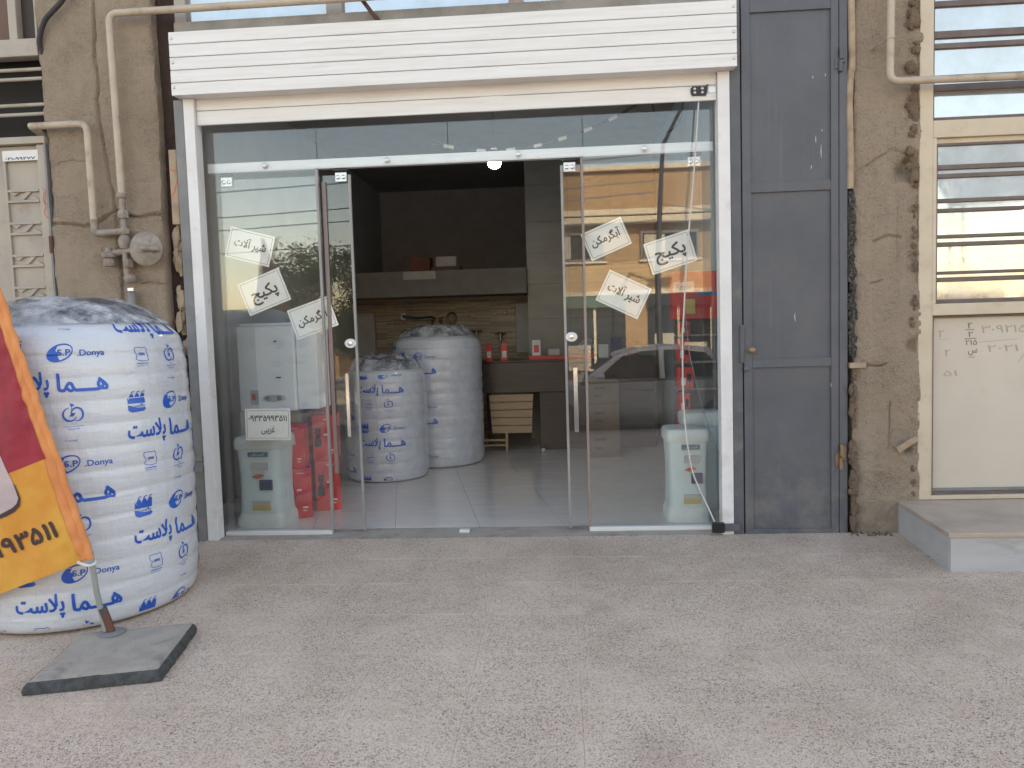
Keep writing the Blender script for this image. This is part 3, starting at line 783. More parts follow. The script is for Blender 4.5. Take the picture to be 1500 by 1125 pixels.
# ------------------------------------------------------------------ papers on the glass
def paper(cx_, cz_, wd, ht, deg, txt, label, y, lines=None, curl=0):
    t = thing('paper_notice', label, 'notice', (cx_, y, cz_), 'paper notices on the glass', 0)
    a = R_(deg); c, s = math.cos(a), math.sin(a)
    def fn(off):
        def f(u, v):
            yb = y-off-.003*abs(math.sin(u*9+deg))*curl
            return (cx_+u*c-v*s, yb, cz_+u*s+v*c)
        return f
    sheet = MB(); k = 8
    for side, off in ((0, 0), (1, -.0006)):
        g = cut2d(rect2d(-wd/2, wd/2, -ht/2, ht/2), wd/k, None)
        mm = map3d(g, fn(off)); sheet.add(mm.v, mm.f if side == 0 else [tuple(reversed(f)) for f in mm.f])
    obj('sheet', sheet, 'paper', t)
    b = .014; e = .0022
    fr = merge2d([rect2d(-wd/2+b, wd/2-b, ht/2-b-e, ht/2-b), rect2d(-wd/2+b, wd/2-b, -ht/2+b, -ht/2+b+e),
                  rect2d(-wd/2+b, -wd/2+b+e, -ht/2+b, ht/2-b), rect2d(wd/2-b-e, wd/2-b, -ht/2+b, ht/2-b)])
    letters = merge2d([fr]+[text2d(*l[0], **l[1]) for l in lines])
    decal('lettering', cut2d(letters, wd/k, None), 'ink', t, fn(.0012))
    return t
def word(s, w_, h_, cy_=0, b=.022, **k): return ((s,), dict(width=w_, height=h_, cy=cy_, bold=b, **k))
YP = GY+.0105
paper(-2.228, 2.168, .335, .222, -15.4, '', 'white notice reading شیرآلات, tilted down, highest on the left pane', YP, [word('شیر آلات', .235, .085, .01)])
paper(-2.14, 1.84, .330, .245, 20, '', 'white notice reading پکیج, tilted up, on the left pane above the boiler', YP, [word('پکیج', .20, .125, -.012)])
paper(-1.80, 1.643, .325, .225, 18, '', 'white notice reading آبگرمکن on the left pane edge by the door', .168, [word('آبگرمکن', .23, .085, .0)])
paper(.33, 2.13, .305, .205, 22, '', 'white notice reading آبگرمکن on the right door edge, tilted up', .168, [word('آبگرمکن', .215, .08, .01)])
paper(.77, 2.018, .325, .225, 16.5, '', 'white notice reading پکیج on the right pane behind the white cord', YP, [word('پکیج', .215, .125, -.005)])
paper(.441, 1.737, .325, .235, -26.5, '', 'white notice reading شیرآلات, tilted down, lowest on the right pane', YP, [word('شیر آلات', .24, .09, .01)])
paper(-2.163, .876, .34, .232, -1, '', 'white sheet with a phone number in front of the pale appliance', YP,
      [word('۰۹۳۳۵۹۹۳۵۱۱', .285, .042, .045, b=.02, ar=False), word('غریبی', .10, .058, -.045, b=.02)])

# ------------------------------------------------------------------ cord and wires on the glass
def spline(pts, n=8):
    P = [Vector(p) for p in pts]; out = []
    for i in range(len(P)-1):
        p0, p1, p2, p3 = P[max(i-1, 0)], P[i], P[i+1], P[min(i+2, len(P)-1)]
        for k in range(n):
            t = k/n
            out.append(.5*((2*p1)+(-p0+p2)*t+(2*p0-5*p1+4*p2-p3)*t*t+(-p0+3*p1-3*p2+p3)*t**3))
    return out+[P[-1]]
c_ = obj('pull_cord', MB().tube(spline([(.962, .05, 3.01), (.925, .05, 2.55), (.885, .052, 2.15), (.862, .055, 1.865), (.838, .06, 1.5), (.832, .06, 1.398), (.835, .06, .924), (.876, .055, .54), (.93, .03, .37), (.98, .0, .249), (1.02, -.02, .15)]), .0055, 8), 'cord', smooth=True)
tagp(c_, 'white cord hanging down in front of the right window pane', 'cord')
c_ = obj('thin_wire', MB().tube(spline([(.875, .075, 1.95), (.85, .08, 1.68), (.863, .085, 1.54), (.89, .09, 1.28), (.974, .09, .916), (1.04, .08, .70), (1.072, .07, .6)]), .0022, 6), 'grey_steel', smooth=True)
tagp(c_, 'thin grey wire slanting to the right post beside the white cord', 'wire')

# ================================================================== GREY STEEL DOOR
gd = thing('steel_door', 'tall blue grey steel door with three panels between shop and rough pillar', 'door', (1.55, 0, .03))
obj('jamb', bx(1.158, 1.226, -.004, .11, .02, 4.1), 'grey_jamb', gd, bevel=.003)
obj('hinge_jamb', bx(1.868, 1.922, -.004, .11, .02, 4.1), 'grey_paint', gd, bevel=.003)
lf = obj('leaf', bx(1.234, 1.862, .008, .03, .048, 4.1), 'grey_paint', gd)
obj('stile', bx(1.234, 1.289, -.008, .007, .048, 4.1), 'grey_paint', gd, bevel=.0015)
obj('stile', bx(1.813, 1.862, -.008, .007, .048, 4.1), 'grey_paint', gd, bevel=.0015)
for za, zb in ((.048, .088), (1.205, 1.262), (2.380, 2.445), (3.551, 3.62)):
    obj('rail', bx(1.290, 1.812, -.0072, .007, za, zb), 'grey_paint', gd, bevel=.0015)
def hinge(x, z0, z1, mat, big=False):
    h_ = obj('hinge', MB().tube([(x, -.02, z0), (x, -.02, (z0+z1)/2-.003)], .014, 12), mat, gd, smooth=True)
    obj('hinge_knuckle', MB().tube([(x+.004, -.021, (z0+z1)/2+.003), (x+.004, -.021, z1)], .0145, 12), mat, h_, smooth=True)
    obj('hinge_plate', MB().box(x-.035, x-.004, -.014, -.0085, z0+.02, z1-.06).box(x+.004, x+.035, -.014, -.005, z0+.06, z1-.01), mat, h_, bevel=.002)
hinge(1.872, 3.14, 3.29, 'grey_paint'); hinge(1.872, .50, .67, 'brass')
kn = obj('knob', MB().lathe([(.020, 0), (.022, .006), (.016, .01), (.012, .018), (.020, .03), (.020, .042), (.010, .05)], (1.283, -.008, 1.325), 'y', 20), 'brass', gd, smooth=True)
obj('lock_box', MB().box(1.206, 1.236, -.022, -.009, 1.24, 1.50), 'grey_jamb', gd, bevel=.006)
obj('lock_lug', MB().lathe([(.018, 0), (.018, .02), (.008, .026)], (1.246, -.008, 1.20), 'y', 14), 'grey_jamb', gd, smooth=True)
scr = []
rr = random.Random(3)
for (x, z, L) in ((1.755, 2.68, .09), (1.72, 2.74, .05), (1.69, 2.55, .03), (1.58, 1.57, .06), (1.815, 1.10, .04), (1.78, 3.14, .02), (1.70, 3.13, .02), (1.76, 2.78, .015), (1.28, .72, .05)):
    scr.append(ribbon2d([(x, z), (x+rr.uniform(-.004, .004), z-L*.5), (x+rr.uniform(-.004, .004), z-L)], [.001, .004, .001]))
decal('paint_scratches', merge2d(scr), 'white_print', gd, lambda u, v: (u, -.0092 if u > 1.812 else .0068, v))

# left jamb of the shutter
lj = obj('steel_jamb', MB().box(-2.664, -2.594, -.002, .10, .03, 3.18), 'grey_steel', bevel=.003)
tagp(lj, 'narrow dull grey steel jamb left of the white shutter post', 'jamb')
obj('bracket', MB().box(-2.655, -2.60, -.022, -.003, .56, .60).box(-2.655, -2.60, -.022, -.003, .64, .68), 'grey_steel', lj, bevel=.003)

# ================================================================== PILLARS
def edge_noise(x0, x1, amp, seed):
    def f(X, Z):
        wl = np.clip(1-(X-x0)/.05, 0, 1); wr = np.clip(1-(x1-X)/.05, 0, 1)
        return (wl*(fbm(Z, Z*0, 6, 4, seed)-.5)*2 - wr*(fbm(Z, Z*0+3, 6, 4, seed+9)-.5)*2)*amp
    return f
def disp_left(X, Z):
    d = .03*(fbm(X, Z, 1.4, 3, 1)-.5)+.014*(fbm(X, Z, 6, 4, 5)-.5)
    low = 1/(1+np.exp((Z-2.45+.2*(fbm(X, Z, 3, 2, 8)-.5))*30))     # patched zone below
    d += .008*low
    right_ = 1/(1+np.exp(-(X+3.20)*60))
    d += .012*right_
    rough = np.clip((fbm(X, Z, 3.0, 3, 21)-.45)*6, 0, 1)
    d += .006*rough*(fbm(X, Z, 52, 3, 30)-.5)*2
    d += .005*(fbm(X, Z, 55, 2, 31)-.5)
    wob = .03*(fbm(X, Z, 14, 3, 40)-.5)
    c1 = seg_dist(X+wob, Z, [(-3.19, 4.2), (-3.20, 3.6), (-3.215, 3.1), (-3.17, 2.75), (-3.12, 2.42), (-3.11, 2.0), (-3.12, 1.2), (-3.13, 0)])
    c2 = seg_dist(X, Z+wob, [(-3.6, 2.36), (-3.45, 2.35), (-3.3, 2.345), (-3.12, 2.44), (-2.98, 2.38), (-2.80, 2.40)])
    c3 = seg_dist(X, Z+wob, [(-3.56, 2.78), (-3.45, 2.80), (-3.3, 2.79)])
    c4 = seg_dist(X, Z+wob, [(-2.97, 1.93), (-2.88, 1.93), (-2.8, 1.9)])
    for c, wdt, a in ((c1, .009, .028), (c2, .010, .03), (c3, .005, .012), (c4, .006, .018)):
        w2 = wdt*(.35+1.5*fbm(X, Z, 9, 2, 50))
        d -= a*np.exp(-(c/w2)**2)
    # chipped edges
    e = np.minimum(X+3.62, -2.79-X)
    d -= .05*np.exp(-e/.022)*np.clip(fbm(X, Z, 8, 3, 61)*1.6-.4, 0, 1)
    return d
pl = thing('concrete_pillar', 'rough cracked cement pillar carrying gas pipes left of the shop', 'pillar', (-3.2, 0, 0))
rough_front('render_face', 'plaster', -3.615, -2.79, -.02, 4.25, .0, .30, .0085, disp_left, pl, edge_noise(-3.615, -2.79, .012, 71))
def disp_right(X, Z):
    d = .035*(fbm(X, Z, 1.6, 3, 101)-.5)+.018*(fbm(X, Z, 5, 4, 105)-.5)
    low = 1/(1+np.exp((Z-.55)*18)); d += .05*low*(fbm(X, Z, 7, 4, 111)-.2)
    rough = np.clip((fbm(X, Z, 2.6, 3, 121)-.42)*5, 0, 1)
    d += .007*rough*(fbm(X, Z, 52, 3, 130)-.5)*2
    d += .004*(fbm(X, Z, 60, 2, 131)-.5)
    wob = .03*(fbm(X, Z, 14, 3, 140)-.5)
    for pl_, wdt, a in (([(2.03, 1.20), (2.10, 1.195), (2.17, 1.21)], .008, .025), ([(2.10, 2.03), (2.18, 2.06), (2.27, 2.05)], .008, .02),
                        ([(2.08, 1.75), (2.14, 1.77)], .006, .015), ([(2.2, .95), (2.205, .62)], .004, .012), ([(2.0, 2.5), (2.2, 2.62), (2.36, 2.60)], .007, .015),
                        ([(2.22, 3.0), (2.25, 2.4), (2.24, 1.4)], .003, .006)):
        c = seg_dist(X, Z+wob, pl_); d -= a*np.exp(-(c/(wdt*(.4+1.4*fbm(X, Z, 9, 2, 150))))**2)
    # broken right edge: chunky mortar above, holes
    e = 2.39-X
    chunk = np.clip(fbm(X, Z, 9, 3, 160)*2.2-.75, 0, 1)
    d += .05*np.exp(-(e/.075)**2)*(chunk-.45)*np.where(Z > 1.9, 1, .3)
    for hx, hz, hr, hd in ((2.30, 2.49, .06, .07), (2.36, 1.33, .05, .06), (2.33, 2.55, .03, .06), (2.33, .62, .03, .06)):
        d -= hd*np.exp(-(((X-hx)**2+(Z-hz)**2)/hr**2))
    d -= .05*np.exp(-np.abs(X-1.955)/.02)*np.clip(fbm(X, Z, 8, 3, 161)*1.6-.4, 0, 1)
    return d
pr = thing('concrete_pillar', 'crumbling cement pillar between the steel door and the cream window unit', 'pillar', (2.17, 0, 0))
rough_front('render_face', 'plaster', 1.965, 2.392, -.02, 4.25, .0, .33, .0075, disp_right, pr, edge_noise(1.965, 2.392, .014, 171))
rg = random.Random(11)
def chunk_mesh(c, r, seed, sc=(1, 1, 1), n=9):
    mb = MB().sphere((0, 0, 0), 1, n)
    out = []
    for v in mb.v:
        vv = Vector(v); k = 1+.45*mnoise.noise(vv*1.6+Vector((seed*3.1, seed, 0)))+.2*mnoise.noise(vv*4+Vector((seed, 7, 0)))
        out.append((c[0]+v[0]*k*r*sc[0], c[1]+v[1]*k*r*sc[1], c[2]+v[2]*k*r*sc[2]))
    mb.v = out; return mb
ch = MB()
for k in range(75):
    z = rg.choice([rg.uniform(2.4, 4.0), rg.uniform(2.4, 3.0), rg.uniform(1.45, 2.4), rg.uniform(.1, .5)]); big_ = z > 2.4
    q = chunk_mesh((2.362-abs(rg.gauss(0, .024 if big_ else .008)), rg.uniform(-.012, .012), z), rg.uniform(.010, .034 if big_ else .018), k, (rg.uniform(.7, 1.3), .7, rg.uniform(.7, 1.9)), 7); ch.add(q.v, q.f)
tagp(obj('mortar_lumps', ch, 'rubble', pr, smooth=True), kind='stuff')
wd_ = obj('wood_splinter', MB().box(-.075, .075, -.012, .012, -.02, .02, Matrix.Translation((2.30, -.035, .665)) @ Matrix.Rotation(R_(-32), 4, 'Y')), 'foam', pr, bevel=.004)
# recess left of the jamb and filling
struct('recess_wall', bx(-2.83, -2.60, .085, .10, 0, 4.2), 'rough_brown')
fs = thing('sealing_strip', 'ragged tan foam and tile strip wedged beside the left steel jamb', 'sealant', (-2.71, .03, 0))
obj('tile_piece', bx(-2.732, -2.676, .02, .045, 2.33, 2.85), 'foam', fs, bevel=.004)
decal('red_marks', merge2d([ribbon2d([(-2.735+.004, 2.72), (-2.70, 2.70), (-2.678, 2.71)], .007), ribbon2d([(-2.679, 2.64), (-2.70, 2.56), (-2.729, 2.52)], .008)]), 'orange_print', fs, lambda u, v: (u, .0185, v))
q = MB()
for k in range(70):
    z = rg.uniform(0, 2.32)
    t = chunk_mesh((-2.712+rg.uniform(-.022, .022), rg.uniform(.03, .06), z), rg.uniform(.014, .034), k+70, (rg.uniform(.6, 1.1), .6, rg.uniform(.8, 2.6)), 7); q.add(t.v, t.f)
tagp(obj('foam_lumps', q, 'foam', fs, smooth=True), kind='stuff')
fr = thing('sealing_strip', 'foam strip and burnt glass wool stuffed in the gap right of the steel door', 'sealant', (1.945, 0, 0))
obj('foam_strip', MB().tube(spline([(1.938, .0, 4.1), (1.945, -.004, 3.6), (1.950, -.004, 3.2), (1.942, .0, 3.12), (1.936, .0, 2.9), (1.941, .0, 2.6), (1.940, .0, 2.38)]), .022, 8), 'foam', fr, smooth=True)
q = MB()
for k in range(34):
    z = 2.34-k*.032; t = chunk_mesh((1.945+rg.uniform(-.008, .010)+(.006 if k > 15 else 0), .0, z), rg.uniform(.015, .027), k+170, (1, .7, 1.5)); q.add(t.v, t.f)
tagp(obj('glass_wool', q, 'glasswool', fr, smooth=True), kind='stuff')
obj('lath', bx(1.93, 2.035, -.03, .01, 1.185, 1.222), 'foam', fr, bevel=.004)
q = MB()
for k in range(60):
    z = rg.uniform(.07, 1.14); low_ = z < .42; t = chunk_mesh((1.944+rg.uniform(-.012, .02)+(.012 if low_ else 0), -.012-rg.uniform(0, .015), z), rg.uniform(.012, .034 if low_ else .022), k+270, (rg.uniform(.6, 1.1), .8, rg.uniform(.9, 2.6)), 7); q.add(t.v, t.f)
tagp(obj('foam_lumps', q, 'rubble', fr, smooth=True), kind='stuff')

q = MB()
for k in range(420):
    x = rg.uniform(-3.2, 3.2); y = -rg.uniform(.1, 3.2); t = chunk_mesh((x, y, gz(y)+.0008), rg.uniform(.0012, .0036), k+900, (1, 1, .7), 3); q.add(t.v, t.f)
tagp(obj('grit', q, 'rubble', origin=(0, 0, .05)), 'loose grit scattered over the paving', 'grit', None, 'stuff')
# dirt line of rubble along the wall foot
q = MB()
for k in range(150):
    x = rg.choice([rg.uniform(1.92, 2.2), rg.uniform(-2.9, -2.6), rg.uniform(1.9, 2.2)]) if k > 60 else rg.uniform(-2.6, 1.9)
    y = -rg.uniform(.005, .09)*(1 if k > 60 else .4)
    t = chunk_mesh((x, y, gz(y)+.004), rg.uniform(.003, .009)*(1 if k > 60 else .5), k+400, (1, 1, .7), 4); q.add(t.v, t.f)
tagp(obj('crumbled_mortar', q, 'rubble', origin=(0, 0, .05), smooth=True), 'crumbs of mortar lying along the foot of the facade', 'rubble', None, 'stuff')

# ================================================================== RIGHT WINDOW UNIT
cw = thing('window_unit', 'cream steel window unit with brown glazing bars above a cream panel and step', 'window', (3.3, .05, .27))
obj('frame', MB().box(2.385, 2.472, .0, .12, .275, 4.12).box(2.472, 4.3, .0, .12, 2.688, 2.80).box(2.472, 4.3, .0, .12, 1.522, 1.60).box(2.472, 4.3, .0, .12, .275, .303).box(2.472, 2.498, .002, .12, 1.60, 2.688).box(2.472, 2.480, .004, .12, .303, 1.522), 'cream', cw, bevel=.005)
obj('sub_frame', MB().box(2.498, 4.3, .028, .10, 2.655, 2.688), 'cream', cw, bevel=.003)
U = [(2.800, 2.826), (2.995, 3.040), (3.062, 3.098), (3.268, 3.302), (3.335, 3.380), (3.535, 3.572), (3.60, 3.64), (3.80, 3.84), (3.87, 3.91)]
Lw = [(1.60, 1.628), (1.745, 1.775), (1.795, 1.815), (1.98, 2.008), (2.035, 2.057), (2.205, 2.230), (2.270, 2.295), (2.430, 2.458), (2.485, 2.516), (2.64, 2.655)]
for za, zb in U: obj('glazing_bar', bx(2.472, 4.3, .03, .075, za, zb), 'brown_bar', cw, bevel=.003)
for za, zb in Lw: obj('glazing_bar', bx(2.498, 4.3, .03, .075, za, zb), 'brown_bar', cw, bevel=.003)
obj('glazing_stile', bx(2.4725, 2.490, .026, .078, 2.80, 4.1), 'brown_bar', cw, bevel=.002)
obj('glazing_stile', bx(2.4985, 2.516, .026, .078, 1.60, 2.655), 'brown_bar', cw, bevel=.002)
for L_, x0 in ((U, 2.49), (Lw, 2.516)):
    for (a, b), (c, d) in zip(L_[:-1], L_[1:]):
        o = obj('glass_pane', bx(x0, 4.3, .050, .056, b, c), 'mirror_pane', cw)
obj('panel', bx(2.500, 4.3, .055, .07, .325, 1.505), 'cream_panel', cw)
obj('panel_border', MB().box(2.481, 2.499, .03, .075, .305, 1.521).box(2.499, 4.3, .03, .075, 1.506, 1.521).box(2.499, 4.3, .03, .075, .305, .324), 'brown_bar', cw, bevel=.002)
obj('panel_bead', MB().box(2.500, 4.3, .040, .054, .3245, .345), 'grey_steel', cw, bevel=.002)
wr = []
def hand(s, x, z, w_, h_, ar=False, b=0.0): wr.append(text2d(s, width=w_, height=h_, cx=x, cy=z, bold=b, ar=ar))
hand('۲', 2.745, 1.45, .03, .04); wr.append(ribbon2d([(2.715, 1.42), (2.775, 1.422)], .004))
hand('۲', 2.75, 1.39, .03, .035); wr.append(ribbon2d([(2.71, 1.36), (2.79, 1.362)], .004))
hand('۲۱۵', 2.755, 1.335, .075, .035); hand('س', 2.765, 1.27, .06, .045, True); wr.append(ribbon2d([(2.74, 1.235), (2.78, 1.235)], .003))
decal('pencil_sums', merge2d(wr), 'pencil', cw, lambda u, v: (u, .0535, v))['kind'] = 'stuff'
wr = []
hand('۳۰۹۲۱۵۱', 2.98, 1.42, .32, .05); hand('۲', 2.56, 1.40, .035, .05); wr.append(ribbon2d([(2.54, 1.36), (2.61, 1.362)], .002)); hand('۲', 2.60, 1.27, .035, .045)
hand('۲۰۲۱', 2.96, 1.29, .2, .045, b=0); wr.append(ribbon2d([(2.80, 1.335), (3.06, 1.35)], .003)); wr.append(ribbon2d([(3.06, 1.19), (3.13, 1.30)], .004)); hand('۵۱', 2.62, 1.13, .09, .04, b=0)
decal('faded_sums', merge2d(wr), 'ink_grey', cw, lambda u, v: (u, .0535, v))['kind'] = 'stuff'
stp = thing('stone_step', 'grey marble step in front of the cream window unit', 'step', (3.3, -.4, .0))
obj('tread', MB().prism([(2.185, -.835), (4.3, -.835), (4.3, .05), (2.30, .05), (2.245, -.03)], .245, .272, 'z'), 'marble', stp, bevel=.004)
obj('riser', bx(2.205, 4.3, -.818, -.80, .02, .244), 'marble_face', stp, bevel=.002)
obj('side_riser', MB().prism([(2.203, -.7995), (2.222, -.7995), (2.275, .03), (2.255, .03)], .02, .244, 'z'), 'marble_face', stp, bevel=.002)
obj('core', MB().prism([(2.23, -.79), (4.29, -.79), (4.29, .0), (2.28, .0)], .02, .24, 'z'), 'concrete', stp)

# ================================================================== LEFT NEIGHBOUR: DOOR AND LOUVRES
ld = thing('steel_door', 'weathered cream steel door with ornamental panel column behind the big tank', 'door', (-3.85, .03, .0))
obj('leaf', bx(-4.4, -3.71, .05, .07, .05, 2.93), 'old_cream', ld)
obj('stile', MB().box(-3.70, -3.635, .02, .07, .05, 2.93), 'old_cream', ld, bevel=.003)
obj('stile', MB().box(-3.965, -3.945, .03, .05, .05, 2.90), 'old_cream', ld, bevel=.002)
obj('head_frame', bx(-4.4, -3.622, .0, .09, 2.935, 2.985), 'old_cream', ld, bevel=.004)
obj('jamb', bx(-3.632, -3.618, .0, .09, .03, 2.935), 'grey_steel', ld)
zb_ = [2.80, 2.56, 2.33, 2.10, 1.87, 1.64, 1.41, 1.18]
for z in zb_[1:]:
    obj('crossbar', MB().box(-3.945, -3.71, .03, .05, z+.045, z+.062).box(-3.945, -3.71, .03, .05, z-.03, z-.012), 'old_cream', ld, bevel=.002)
    obj('ornament', MB().prism([(-3.87, z-.011), (-3.83, z-.011), (-3.77, z+.044), (-3.81, z+.044)], .034, .049).prism([(-3.94, z+.044), (-3.86, z+.044), (-3.90, z+.018)], .036, .049).prism([(-3.72, z-.011), (-3.80, z-.011), (-3.76, z+.014)], .036, .049), 'old_cream', ld, bevel=.0015)
sp = obj('sign_plate', bx(-3.955, -3.69, .018, .0285, 2.822, 2.895), 'white_print', ld, bevel=.001)
sgn = merge2d([text2d('۰۲۱-۹۹۲۷۷', width=.22, height=.018, cx=-3.82, cy=2.838, ar=False, bold=.02)])
decal('plate_digits', sgn, 'navy', sp, lambda u, v: (u, .0172, v))
sc2 = merge2d([ribbon2d([(-3.66, 2.60), (-3.675, 2.54), (-3.655, 2.50), (-3.672, 2.45), (-3.65, 2.41)], .006), ribbon2d([(-3.67, 2.62), (-3.648, 2.60), (-3.665, 2.52), (-3.643, 2.50), (-3.645, 2.40)], .006)])
decal('red_scribble', sc2, 'orange_print', ld, lambda u, v: (u, .0185, v))
obj('hinge', MB().tube([(-3.627, .005, 2.16), (-3.627, .005, 2.28)], .014, 10), 'rust', ld, smooth=True)
lv = thing('louvre_opening', 'dark barred opening with cream bars over the left steel door', 'window', (-3.95, .03, 2.99))
obj('header', bx(-4.4, -3.618, -.01, .09, 3.535, 3.655), 'old_cream', lv, bevel=.006)
for z in (3.145, 3.21, 3.39, 3.455):
    obj('bar', MB().tube([(-4.4, .03, z), (-3.618, .03, z)], .013, 10), 'old_cream', lv, smooth=True)
obj('dark_backing', bx(-4.4, -3.618, .2, .22, 2.985, 4.12), 'dark', lv)  # dark sheet added in place of the unlit space behind the bars
uw2 = thing('upper_window', 'cream framed window with brown board above the barred opening at top left', 'window', (-3.95, .03, 3.66))
obj('frame', MB().box(-3.825, -3.765, .0, .08, 3.655, 4.12).box(-3.634, -3.618, .0, .08, 3.655, 4.12), 'old_cream', uw2, bevel=.004)
obj('brown_board', bx(-4.4, -3.826, .05, .07, 3.656, 4.12), M('brown_board', (.14, .075, .05), .6), uw2)
obj('dark_board', bx(-3.764, -3.635, .06, .07, 3.656, 4.12), M('dark_brown_board', (.045, .032, .026), .6), uw2)
cb = obj('cable', MB().tube(spline([(-3.30, -.05, 4.0), (-3.384, -.06, 3.87), (-3.46, -.06, 3.80), (-3.525, -.05, 3.745), (-3.585, -.03, 3.63), (-3.59, .0, 3.56), (-3.575, .04, 3.47)]), .017, 10), 'black_cable', smooth=True)
tagp(cb, 'thick black cable bending into the barred opening at top left', 'cable')

# ================================================================== GAS PIPES
def elbow(a, c, b, r, n=5):
    """polyline a -> c -> b with the corner c rounded by r"""
    a, c, b = Vector(a), Vector(c), Vector(b); d1 = (a-c).normalized(); d2 = (b-c).normalized()
    p1 = c+d1*r; p2 = c+d2*r; out = []
    for k in range(n+1):
        t = k/n; out.append(p1*(1-t)**2+c*2*t*(1-t)+p2*t*t)
    return out
YP_ = -.075
gp = thing('gas_pipe', 'cream gas pipes with valve fittings and round regulator on the left pillar', 'gas pipe', (-3.05, YP_, 1.75))
obj('riser_pipe', MB().tube([(1.0, -.155, 3.80), (-.95, -.14, 3.745), (-1.46, -.13, 3.742)]+elbow((-1.46, -.13, 3.745), (-3.035, YP_-.02, 3.752), (-3.03, YP_, 2.6), .07)+[(-3.035, YP_, 2.53)], .0245, 14), 'pipe', gp, smooth=True)
obj('branch_pipe', MB().tube([(-3.66, .12, 2.98), (-3.69, .02, 3.03)]+[(-3.68, -.05, 3.038)]+elbow((-3.6, YP_, 3.035), (-3.255, YP_, 3.03), (-3.25, YP_, 2.8), .06)+[(-3.248, YP_, 2.36)], .0245, 14), 'pipe', gp, smooth=True)
obj('elbow_fitting', MB().tube([(-3.247, YP_, 2.37), (-3.247, YP_, 2.33)]+elbow((-3.247, YP_, 2.33), (-3.247, YP_, 2.275), (-3.15, YP_, 2.275), .03)+[(-3.05, YP_, 2.28)], [.029, .026]+[.026]*6+[.024], 12), 'old_pipe', gp, smooth=True)
def lat(name, prof, c, mat='old_pipe', axis='z', n=14): return obj(name, MB().lathe(prof, c, axis, n), mat, gp, smooth=True)
lat('union', [(.030, 0), (.034, .01), (.034, .03), (.028, .035)], (-3.035, YP_, 2.51))
lat('threaded_pipe', [(.021, 0), (.021, .55)], (-3.035, YP_, 1.98), 'old_pipe')
lat('hex_nut', [(.036, 0), (.038, .01), (.038, .045), (.030, .055)], (-3.035, YP_, 2.37), n=6)
lat('valve_body', [(.030, 0), (.040, .02), (.042, .06), (.030, .09)], (-3.035, YP_, 2.16))
lat('hex_nut', [(.034, 0), (.038, .01), (.038, .035), (.030, .04)], (-3.035, YP_, 2.26), n=6)
lat('valve_cap', [(.045, 0), (.05, .012), (.05, .03), (.028, .04), (.022, .07), (.014, .075)], (-3.150, YP_-.01, 2.10))
lat('valve_foot', [(.034, -.06), (.040, -.05), (.040, -.02), (.03, -.002)], (-3.150, YP_-.01, 2.10))
obj('cross_pipe', MB().tube([(-3.16, YP_, 2.13), (-2.90, YP_, 2.155)], .022, 12), 'old_pipe', gp, smooth=True)
rgl = obj('regulator', MB().lathe([(.02, -.03), (.10, -.02), (.112, -.006), (.118, 0), (.118, .012), (.108, .018), (.07, .034), (.035, .045), (.026, .06), (.01, .064)], (-2.862, YP_-.03, 2.150), 'y', 32), 'old_pipe', gp, smooth=True)
obj('regulator_stem', MB().tube([(-2.862, YP_-.09, 2.15), (-2.80, YP_-.09, 2.145), (-2.755, YP_-.07, 2.14)], [.02, .019, .016], 10), 'old_pipe', rgl, smooth=True)
obj('regulator_bolt', MB().lathe([(.012, 0), (.012, .012)], (-2.862, YP_-.09, 2.16), 'y', 6), 'grey_steel', rgl)
lat('lower_nut', [(.030, 0), (.036, .01), (.036, .05), (.026, .06)], (-3.02, YP_, 2.03), n=6)
lat('lower_union', [(.022, 0), (.034, .01), (.040, .03), (.040, .045), (.026, .06)], (-3.015, YP_, 1.92))
obj('lower_lever', MB().box(-3.01, -2.965, YP_-.05, YP_-.035, 1.86, 1.885), 'steel_plate', gp, bevel=.003)
lat('lower_pipe', [(.026, 0), (.028, .01), (.028, .18), (.02, .19)], (-3.01, YP_, 1.68), 'grey_steel')
lat('pipe_tail', [(.022, 0), (.022, 1.68)], (-3.01, YP_, .03), 'old_pipe')
rp = thing('gas_pipe', 'cream gas pipe running down the right pillar and across the louvred window', 'gas pipe', (2.6, -.1, 3.0))
obj('pipe', MB().tube([(2.158, -.10, 4.1), (2.157, -.10, 3.5)]+elbow((2.157, -.1, 3.5), (2.152, -.10, 3.035), (2.6, -.10, 3.035), .06)+[(4.3, -.10, 3.015)], .024, 14), 'pipe', rp, smooth=True)
obj('clamp', MB().lathe([(.028, 0), (.028, .012)], (2.155, -.10, 3.30), n=14), 'pipe', rp)
obj('clamp_anchor', MB().tube([(2.14, -.08, 3.30), (2.09, -.05, 3.285), (2.075, .0, 3.27)], .008, 8), 'old_pipe', rp, smooth=True)

